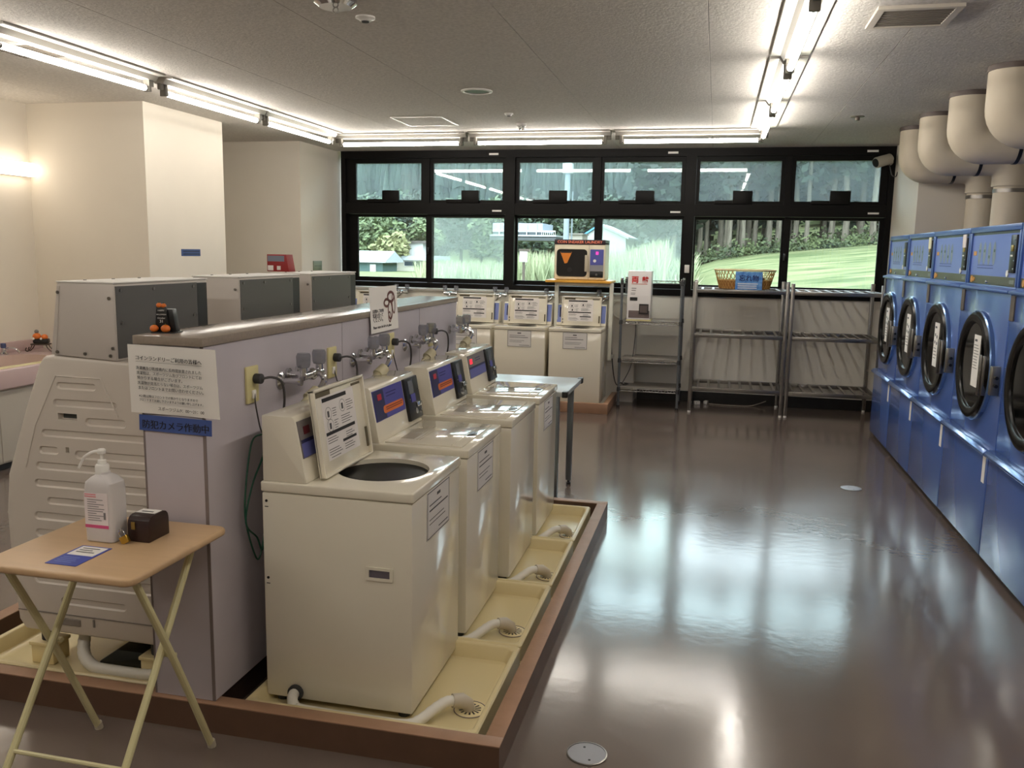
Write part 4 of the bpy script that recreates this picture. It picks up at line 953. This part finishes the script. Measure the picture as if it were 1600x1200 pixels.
fbox(.01, .082, .08, .15, .012, .014).obj('tray_flap', mat('tray_flap', (84, 72, 70), .4), t, smooth=False)
MB().tube(catmull([(-.04, .1, -.02), (-.045, .1, -.2), (-.07, .09, -.45), (-.13, .05, -.6), (-.16, -.02, -.65)]), .004, 6).obj('power_cord', M_cord, t)

# steel shelf units
def steel_unit(label, x0, x1):
    t = thing('steel_shelf', label, 'shelf', ((x0+x1)/2, 8.66, 0), 0, 'steel shelves under the windows'); h = (x1-x0)/2
    for sx in (-1, 1):
        for sy in (-.28, .28):
            p = MB().box(sx*(h-.017)-.017, sy-.017, .02, sx*(h-.017)+.017, sy+.017, 1.255, .002).obj('post', M_steel, t)
            MB().cyl((sx*(h-.017), sy, 0), (sx*(h-.017), sy, .022), .016, n=10).obj('foot', M_white, p)
    for z in (.25, .765, 1.185):
        for sy in (-.28, .28): MB().box(-h+.034, sy-.014, z-.035, h-.034, sy+.014, z, .002).obj('rail', M_steel, t)
        for sx in (-1, 1): MB().box(sx*(h-.017)-.012, -.263, z-.03, sx*(h-.017)+.012, .263, z, .002).obj('side_rail', M_steel, t)
        n = 8
        for k in range(n):
            x = -h+.034+(2*h-.068)*(k+.5)/n
            MB().box(x-.011, -.266, z-.012, x+.011, .266, z-.001, .001).obj('slat', M_steel, t, smooth=False)
    return t
steel_unit('stainless slatted shelf unit with the wicker basket on top', -.2, .675)
steel_unit('empty stainless slatted shelf unit next to the blue dryers', .685, 1.50)

# wicker basket
t = thing('wicker_basket', 'oval wicker basket with a blue sign on the steel shelf', 'basket', (.272, 8.62, 1.1855))
def ov(a, f):
    rx = .232+.05*f; ry = .13+.03*f
    c, s = math.cos(a), math.sin(a); e = .75
    return (rx*math.copysign(abs(c)**e, c), ry*math.copysign(abs(s)**e, s), .004+.176*f)
M_wick = mat('wicker', (190, 148, 84), .6); m_ = MB()
N = 40
for k in range(N):
    a = 2*PI*k/N
    for sg in (1, -1): m_.tube([ov(a+sg*f*.35, f) for f in (0, .33, .66, 1)], .0028, 5)
o_ = m_.obj('lattice', M_wick, t); o_['kind'] = 'stuff'
MB().tube([ov(2*PI*k/48, 1) for k in range(48)], .009, 8, closed=True).obj('rim', mat('pale_wicker', (232, 214, 160), .55), t)
MB().tube([ov(2*PI*k/48, .45) for k in range(48)], .005, 6, closed=True).obj('middle_hoop', M_wick, t)
m_ = MB()
for k in range(48):
    a, b = 2*PI*k/48, 2*PI*(k+1)/48
    m_.face([ov(a, 0), ov(b, 0), ov(b, .42), ov(a, .42)])
m_.face([ov(2*PI*k/48, .02) for k in range(48)]); m_.obj('woven_base', mat('wicker_dark', (156, 106, 52), .65), t)
MB().box(.11, -.1, .03, .18, .02, .12, .01).obj('dark_cloth', M_black, t)
t = thing('basket_sign', 'blue water-patterned sign in front of the wicker basket', 'sign', (.306, 8.44, 1.1855))
MB().box(-.122, 0, 0, .122, .003, .168).obj('board', mat('water_blue', (54, 116, 196), .35, var=.5, scale=26, col2=(120, 172, 226)), t, smooth=False)
text('lettering', '忘れ物', mat('deep_blue_print', (18, 40, 104), .5), t, (0, -.001, .085), (1, 0, 0), (0, 0, 1), .06, .18, align='CENTER', bold=.02)
m_ = MB(); lines(m_, lambda u, v, h: (u, -.0008-h, v), -.1, .1, .05, 3, .02, .012, .15); m_.obj('white_print', mat('pale_sign_print', (206, 216, 232), .5), t, smooth=False)

# security camera
t = thing('security_camera', 'grey security camera on a bracket at the window corner', 'camera', (1.55, 8.86, 2.40))
MB().cyl((0, .125, 0), (0, .11, 0), .03, n=16).cyl((0, .12, 0), (-.06, .0, .0), .012, n=10).obj('bracket', M_greyw, t)
Rc = Matrix.Translation((-.08, -.02, .0)) @ Matrix.Rotation(math.radians(30), 4, 'Z') @ Matrix.Rotation(math.radians(-16), 4, 'Y')
m_ = MB(); m_.lathe([(.0, -.09), (.045, -.09), (.05, -.08), (.05, .07), (.03, .09), (0, .09)], (0, 0, 0), 'x', 20); m_.xf(Rc); m_.obj('housing', mat('camera_grey', (176, 170, 156), .4), t)
m_ = MB(); m_.lathe([(0, -.094), (.04, -.094), (.042, -.088)], (0, 0, 0), 'x', 20); m_.xf(Rc); m_.obj('lens', M_black, t)
MB().tube(catmull([(-.02, .06, -.01), (.0, .05, -.08), (.015, .04, -.13), (.045, .02, -.14), (.053, .0, -.1)]), .005, 6).obj('cable', M_cord, t)

# long folding table beyond the washers
t = thing('work_table', 'grey folding work table standing past the last partition washer', 'table', (-1.2, 5.185, 0))
MB().box(-.4, -.31, .672, .395, .31, .70, .004).obj('tabletop', mat('table_grey', (176, 180, 180), .3), t)
for sx, sy in ((-.35, -.26), (.33, -.26), (-.35, .26), (.33, .26)):
    l_ = MB().box(sx-.018, sy-.018, .03, sx+.018, sy+.018, .672, .003).obj('leg', M_zinc, t)
    MB().cyl((sx, sy, 0), (sx, sy, .016), .016, n=12).cyl((sx, sy, .015), (sx, sy, .032), .009, n=10).obj('adjuster', M_black, l_)
for sx, sy in ((-.39, .29), (.385, .29), (.385, -.29)): MB().box(sx-.016, sy-.026, .668, sx+.016, sy+.026, .704, .004).obj('corner_cap', M_black, t)
# cords and plugs on the floor by the shelves
for x, y, r, lab in ((-.12, 8.86, .4, 'white power tap tilted on the floor under the basket shelf'), (-.03, 8.9, 1.3, 'white power adapter upright on the floor under the basket shelf')):
    t = thing('power_tap', lab, 'plug', (x, y, 0), r)
    MB().box(-.03, -.018, 0, .03, .018, .035, .004).obj('block', M_white, t)
    MB().box(-.012, -.0185, .012, -.008, -.0178, .022).obj('socket_slot', M_black, t, smooth=False)
o_ = MB().tube(catmull([(.0, 8.89, .006), (.2, 8.86, .006), (.38, 8.88, .006), (.47, 8.93, .02), (.56, 8.97, .05)]), .004, 6).obj('floor_cable', mat('pale_cable', (170, 162, 150), .5))
tag(o_, 'thin pale cable on the floor behind the steel shelves', 'cable')
o_ = MB().tube(catmull([(-1.0, 8.72, .62), (-.96, 8.7, .3), (-.92, 8.66, .19), (-.87, 8.6, .22), (-.84, 8.55, .21), (-.8, 8.6, .21), (-.84, 8.66, .21)]), .006, 6).obj('power_cable', M_cord)
tag(o_, 'dark power cable drooping beside the wire rack', 'cable')
o_ = MB().tube(catmull([(-.98, 8.74, 1.03), (-.88, 8.74, 1.02), (-.83, 8.74, .93), (-.88, 8.74, .85), (-.97, 8.74, .88), (-1.0, 8.74, .97), (-.95, 8.74, 1.04)]), .011, 8).obj('wall_hose', M_hose)
tag(o_, 'coiled pale hose hanging on the ledge wall beside the wire rack', 'hose')
# ================================================================== OUTDOORS BEYOND THE WINDOWS
def PX(px, py, Y):
    """point seen at photo pixel (px, py) at depth Y (depth chosen from the thing's usual size)"""
    d = (px-800)/1349.2*_r2-(py-600)/1349.2*_u2+_f
    return Vector((0, 0, CAM_H))+d*(Y/d.y)
def sst(a, b, x):
    t_ = min(1, max(0, (x-a)/(b-a))); return t_*t_*(3-2*t_)
def gz(x, y):
    k = x/max(y, 1.0); w = sst(-.16, .03, k)
    zr = -.45+.053*(y-10)+max(-.1, k)*y*.10
    zl = -.45-.009*(y-10)
    z = zl*(1-w)+zr*w
    h0 = 62*w+140*(1-w)
    if y > h0: z += (y-h0)*(.13*w+.30*(1-w))
    return z
M_lawn = mat('lawn', (111, 113, 81), .95, spec=.1, var=.5, scale=.9, col2=(62, 74, 45), detail=10, bump=.6, bscale=4, stretch=(.5, 1.6, 1))
m_ = MB(); ys = [9.6, 12, 15, 19, 24, 30, 36, 42, 48, 54, 60, 68, 78, 90, 104, 120, 138, 156, 176, 200, 226]; ks = [-1.2+2.0*i/40 for i in range(41)]
G = [[m_.bm.verts.new((k*y, y, gz(k*y, y))) for k in ks] for y in ys]
for r0, r1 in zip(G, G[1:]):
    for i in range(40): m_.bm.faces.new((r0[i], r0[i+1], r1[i+1], r1[i]))
struct(m_.obj('ground', M_lawn))
m_ = MB(); ys = [45.6, 48, 52, 57, 63]; ks2 = [-.06+.4*i/20 for i in range(21)]
G = [[m_.bm.verts.new((k*y, y+.3*math.sin(k*90) if y < 46 else y, gz(k*y, y)+.04)) for k in ks2] for y in ys]
for r0, r1 in zip(G, G[1:]):
    for i in range(20): m_.bm.faces.new((r0[i], r0[i+1], r1[i+1], r1[i]))
struct(m_.obj('forest_floor', mat('forest_soil', (51, 44, 32), .95, spec=.1, var=.4, scale=1)))

def leafball(n, rx, ry, rz, s, seed, hollow=.55):
    R_ = random.Random(seed); b = MB()
    for _ in range(n):
        while True:
            v = Vector((R_.uniform(-1, 1), R_.uniform(-1, 1), R_.uniform(-1, 1)))
            if hollow*hollow < v.length_squared < 1: break
        lump = 1+.22*math.sin(v.x*5+seed)*math.sin(v.z*6+seed*2)
        c = Vector((v.x*rx, v.y*ry, v.z*rz))*lump
        u = Vector((R_.uniform(-1, 1), R_.uniform(-1, 1), R_.uniform(-.6, .6))).normalized(); w = u.orthogonal().normalized()
        q = s*R_.uniform(.6, 1.3)
        b.face([c-u*q, c+w*q*.6, c+u*q, c-w*q*.6])
    return b
def leafmat(n, c, c2, sc=1.5): return mat(n, c, .8, var=.5, scale=sc, col2=c2, detail=4)
# hillside forest: far conifers nobody could count
m_ = MB(); R_ = random.Random(21)
for _ in range(1500):
    k = R_.uniform(-.75, .45); w = sst(-.16, .03, k)
    y = R_.uniform(64, 150) if w > .5 else R_.uniform(146, 222)
    x = k*y; z = gz(x, y); H = R_.uniform(8, 13)*(1 if w > .5 else 1.25); rb = H*.16
    a0 = R_.uniform(0, 6)
    for L in range(4):
        z0 = z+H*(.12+.2*L); z1 = z0+H*.36; r = rb*(1-.2*L)
        n = 7; top = m_.bm.verts.new((x, y, z1))
        rg = [m_.bm.verts.new((x+r*(1 if i % 2 else .72)*math.cos(a0+L+2*PI*i/n), y+r*(1 if i % 2 else .72)*math.sin(a0+L+2*PI*i/n), z0-(.25 if i % 2 else 0))) for i in range(n)]
        for i in range(n): m_.bm.faces.new((rg[i], rg[(i+1) % n], top))
o_ = m_.obj('hillside_forest', leafmat('far_conifers', (53, 65, 56), (29, 41, 37), .35), smooth=False)
tag(o_, 'dense conifer forest covering the hillside beyond the windows', 'forest', kind='stuff')
# grove of tall conifers at the lawn's edge
crown_me = [leafball(1500, 1.9, 1.9, 4.2, .28, sd, .1).mesh('crown', leafmat('grove_leaves', (42, 56, 39), (19, 29, 22), 1.0), False) for sd in (3, 4)]
def trunk_mesh(sd):
    R2 = random.Random(sd)
    return MB().tube([(R2.uniform(-.06, .06)*k, R2.uniform(-.05, .05)*k, -.4+k*2.0) for k in range(7)], [.16, .125, .115, .105, .09, .08, .04], 9).mesh('trunk', mat('bark', (103, 96, 82), .85, var=.45, scale=3, stretch=(6, 6, .6), col2=(62, 54, 45)), True, 80)
trunks = [trunk_mesh(s) for s in (0, 1, 2)]
R_ = random.Random(12)
spots = [(px, 46+R_.uniform(0, 3)) for px in (1092, 1102, 1123, 1133, 1138, 1151, 1159, 1168, 1177, 1199, 1214, 1240, 1258, 1296, 1317, 1343, 1362)]
spots += [(R_.uniform(1050, 1400), R_.uniform(49.5, 60)) for _ in range(26)]+[(px, R_.uniform(46, 50)) for px in (1410, 1440, 1475, 1052, 1030)]
for i, (px, Y) in enumerate(spots):
    p = PX(px, 395, Y); x = p.x
    t = thing('conifer', 'tall bare-trunked conifer in the grove behind the lawn', 'tree', (x, Y, gz(x, Y)-.1), R_.uniform(0, 6), 'conifers of the grove behind the lawn')
    s = R_.uniform(.75, 1.2); t.scale = (s, s, R_.uniform(.95, 1.15))
    link('trunk', trunks[i % 3], t)
    c = link('crown', crown_me[i % 2], t); c.location = (0, 0, R_.uniform(6.9, 7.7) if i < 17 else R_.uniform(4.9, 5.8))
# undergrowth along the grove
m_ = MB(); R_ = random.Random(5)
for _ in range(5200):
    px = R_.uniform(1040, 1420); Y = R_.choice((R_.uniform(44.5, 47), R_.uniform(46, 58)))
    x = PX(px, 395, Y).x; z = gz(x, Y)+abs(R_.gauss(0, .3))
    c = Vector((x, Y, z)); u = Vector((R_.uniform(-1, 1), R_.uniform(-1, 1), R_.uniform(-1, 1))).normalized(); w = u.orthogonal().normalized(); q = R_.uniform(.05, .14)
    m_.face([c-u*q, c+w*q*.6, c+u*q, c-w*q*.6])
o_ = m_.obj('undergrowth', leafmat('undergrowth_leaves', (76, 85, 48), (37, 47, 28), 1.0), smooth=False); tag(o_, 'low leafy undergrowth along the foot of the grove', 'plants', kind='stuff')
# tall grass bank in the middle
m_ = MB(); R_ = random.Random(9)
for _ in range(15000):
    px = R_.uniform(655, 1085); Y = R_.uniform(21, 38)
    x = PX(px, 395, Y).x; z = gz(x, Y)
    H = R_.uniform(1.2, 2.25)*(1 if px > 800 else .85)*(1 if px < 1040 else .55); a = R_.uniform(0, 6.28); wd = R_.uniform(.02, .05); ln = R_.uniform(.1, .5)
    d = Vector((math.cos(a), math.sin(a), 0)); e = Vector((-d.y, d.x, 0)); b = Vector((x, Y, z-.05))
    m_.face([b-e*wd, b+e*wd, b+d*ln*.4+Vector((0, 0, H*.65))+e*wd*.8, b+d*ln*.4+Vector((0, 0, H*.65))-e*wd*.8])
    m_.face([b+d*ln*.4+Vector((0, 0, H*.65))-e*wd*.8, b+d*ln*.4+Vector((0, 0, H*.65))+e*wd*.8, b+d*ln+Vector((0, 0, H))])
o_ = m_.obj('tall_grass', leafmat('pampas', (150, 148, 118), (97, 111, 76), .5), smooth=False); tag(o_, 'bank of tall pale grass outside the middle windows', 'grass', kind='stuff')
# leafy trees behind the houses
for px, py, Y, rx, rz_, c in ((566, 362, 122, 5.2, 4.6, 0), (592, 372, 118, 4.2, 3.8, 0), (632, 357, 128, 5.4, 4.8, 1), (655, 352, 131, 4.6, 5, 1), (612, 348, 134, 5, 5, 2), (574, 346, 136, 5, 5, 2), (612, 386, 112, 2.6, 1.9, 3), (664, 370, 120, 2.8, 3, 0), (690, 352, 132, 5, 4.6, 2), (720, 356, 128, 4.6, 4.2, 1), (752, 352, 130, 5, 5, 2), (560, 390, 116, 3.2, 2.6, 0), (830, 352, 126, 5, 5, 1), (858, 356, 122, 4.4, 4, 2), (914, 350, 128, 5, 5, 1), (945, 352, 126, 4.5, 4.5, 2), (985, 356, 100, 4, 4, 1), (1020, 360, 99, 3.4, 4, 2), (780, 358, 124, 4.4, 4.6, 0)):
    p = PX(px, py, Y); cols = [((90, 102, 65), (57, 72, 44), 'yellow-green'), ((45, 59, 44), (23, 37, 28), 'dark green'), ((65, 79, 56), (39, 54, 38), 'mid green'), ((130, 130, 91), (96, 102, 63), 'pale yellow')][c]
    g0 = gz(p.x, Y)
    t = thing('leafy_tree', '%s leafy tree behind the houses across the field' % cols[2], 'tree', (p.x, Y, g0-.2), 0, '%s trees behind the houses' % cols[2])
    hc = max(p.z-g0, rz_*.8)
    cr = leafball(900, rx, rx*.8, rz_, .42, px).obj('crown', leafmat('leaves_'+cols[2], cols[0], cols[1], .5), t, smooth=False); cr.location = (0, 0, hc+.2)
    MB().tube([(0, 0, 0), (.1, 0, hc*.5), (0, 0, hc)], [.3, .24, .1], 8).obj('trunk', mat('bark', (108, 99, 82), .85), t)
# houses
def house_box(m, t, name, px0, py0, px1, py1, Y, dep):
    a, b = PX(px0, py1, Y), PX(px1, py0, Y)
    return MB().box(a.x, Y, a.z, b.x, Y+dep, b.z).obj(name, m, t, smooth=False)
M_hw = mat('house_white', (190, 190, 187), .7); M_hc = mat('house_cream', (171, 168, 152), .7); M_hg = mat('shed_green', (62, 85, 82), .7); M_rf = mat('pale_roof', (152, 159, 162), .5); M_win = mat('house_window', (51, 62, 68), .2)
t = thing('shed', 'dark green shed with pale metal roof across the field', 'building', (0, 0, 0))
house_box(M_hg, t, 'wall', 535, 408, 598, 440, 104, 5)
a, b, c = PX(535, 408, 103.5), PX(600, 404, 103.5), PX(596, 393.5, 106)
MB().prism([(103.3, a.z-.1), (103.3, a.z+.12), (106.5, c.z+.1), (109.7, a.z+.12), (109.7, a.z-.1)], 'x', a.x-1, b.x+.3).obj('roof', M_rf, t, smooth=False)
house_box(M_hw, t, 'door', 578, 413, 587, 429, 103.9, .2)
t = thing('field_house', 'white and cream house with flat roof and dark windows across the field', 'building', (0, 0, 0))
house_box(M_hc, t, 'wall', 602, 405, 676, 436, 112, 6)
r = house_box(M_rf, t, 'roof', 599, 400.5, 679, 406, 111.5, 7); house_box(M_hw, t, 'upper_storey', 631, 379, 661, 401, 114, 4)
house_box(mat('dark_eaves', (68, 62, 57), .6), t, 'upper_roof', 623, 376.5, 668, 379.5, 113.5, 5)
for q in ((632, 409, 648, 415), (650, 409, 656, 418), (606, 409, 620, 418)):
    w_ = house_box(M_hw, t, 'window', q[0]-.8, q[1]-.8, q[2]+.8, q[3]+.8, 111.9, .15); house_box(M_win, t, 'pane', *q, 111.85, .1).parent = w_
t = thing('rail_building', 'pale blue flat building with a railed deck beyond the tall grass', 'building', (0, 0, 0))
house_box(mat('blue_white_wall', (140, 149, 161), .6), t, 'wall', 770, 349, 848, 362, 92, 6)
house_box(M_win, t, 'lower_band', 770, 362, 848, 367.5, 92.2, 5.6)
for px in (780, 795, 808, 823, 838): house_box(M_hw, t, 'mullion', px-.7, 349, px+.7, 367, 91.85, .15)
house_box(mat('deck_dark', (57, 60, 62), .6), t, 'deck', 765, 370, 869, 375, 89, 9)
house_box(mat('deck_white', (152, 156, 158), .6), t, 'deck_edge', 765, 367.5, 869, 370, 89, 9)
for k in range(8): house_box(M_hw, t, 'rail_post', 846+k*3, 360.5, 846.7+k*3, 368, 89.1, .08)
house_box(M_hw, t, 'rail_bar', 770, 360.3, 868, 361.3, 89.1, .08)
# blue-roofed barn: gable towards the room
t = thing('barn', 'white barn with bright blue roof beyond the tall grass', 'building', (0, 0, 0))
Y = 78; a, r, b, e = PX(908, 372, Y), PX(938, 352.5, Y), PX(978, 372, Y), PX(908, 404, Y)
MB().prism([(a.x, e.z), (b.x, e.z), (b.x, b.z), (r.x, r.z), (a.x, a.z)], 'y', Y, Y+9).obj('wall', M_hw, t, smooth=False)
M_br = mat('blue_roof', (68, 130, 164), .45); d = .12
for p0, p1 in ((a, r), (r, b)):
    dx = (p1.x-p0.x); dz = p1.z-p0.z
    ex0, ex1 = (p0.x-dx*.12, p0.z-dz*.12) if p0 is a else (p0.x, p0.z), (p1.x+dx*.12, p1.z+dz*.12) if p1 is b else (p1.x, p1.z)
    MB().prism([(ex0[0], ex0[1]+.02), (ex1[0], ex1[1]+.02), (ex1[0], ex1[1]+.2), (ex0[0], ex0[1]+.2)], 'y', Y-.5 if p0 is r else Y-.3, Y+9.5).obj('roof_slope', M_br if p0 is a else M_rf, t, smooth=False)
t = thing('storage_box', 'beige storage container beside the blue-roofed barn', 'container', (0, 0, 0))
house_box(mat('container_beige', (145, 137, 127), .7), t, 'container', 888, 366, 910, 392, 74, 3)
house_box(mat('container_lid', (111, 105, 97), .7), t, 'lid', 887, 364.5, 911, 366.5, 73.8, 3.3)
# utility pole
b = PX(884, 395, 40)
t = thing('utility_pole', 'grey concrete utility pole beyond the tall grass', 'pole', (b.x, 40, gz(b.x, 40)-.2))
MB().cyl((0, 0, 0), (0, 0, 8), .15, .11, 14).obj('pole', mat('concrete_pole', (111, 119, 124), .7), t)
MB().box(-.22, -.2, 6.0, .22, .2, 6.45, .02).obj('transformer', mat('transformer', (145, 152, 153), .6), t)
MB().cyl((.26, -.05, 0), (.26, -.05, 5.2), .04, n=8).obj('conduit', mat('conduit_grey', (88, 96, 99), .6), t)
b = PX(818, 408, 20.4)
t = thing('sign_post', 'small white board with yellow edge on a post in the tall grass', 'sign', (b.x, 20.4, 0))
p0, p1 = PX(812, 409, 20.4), PX(824, 391, 20.4)
MB().box(p0.x-b.x, -.02, p0.z, p1.x-b.x, .02, p1.z).obj('board', M_hw, t, smooth=False)
MB().box(p0.x-b.x-.02, -.025, p1.z-.03, p1.x-b.x+.05, .025, p1.z+.03).obj('cap', mat('sign_dark', (59, 48, 37), .6), t, smooth=False)
MB().box(-.03, .02, gz(b.x, 20.4)-.1, .03, .06, p1.z-.02).obj('post', mat('sign_dark', (59, 48, 37), .6), t, smooth=False)
flush_text()
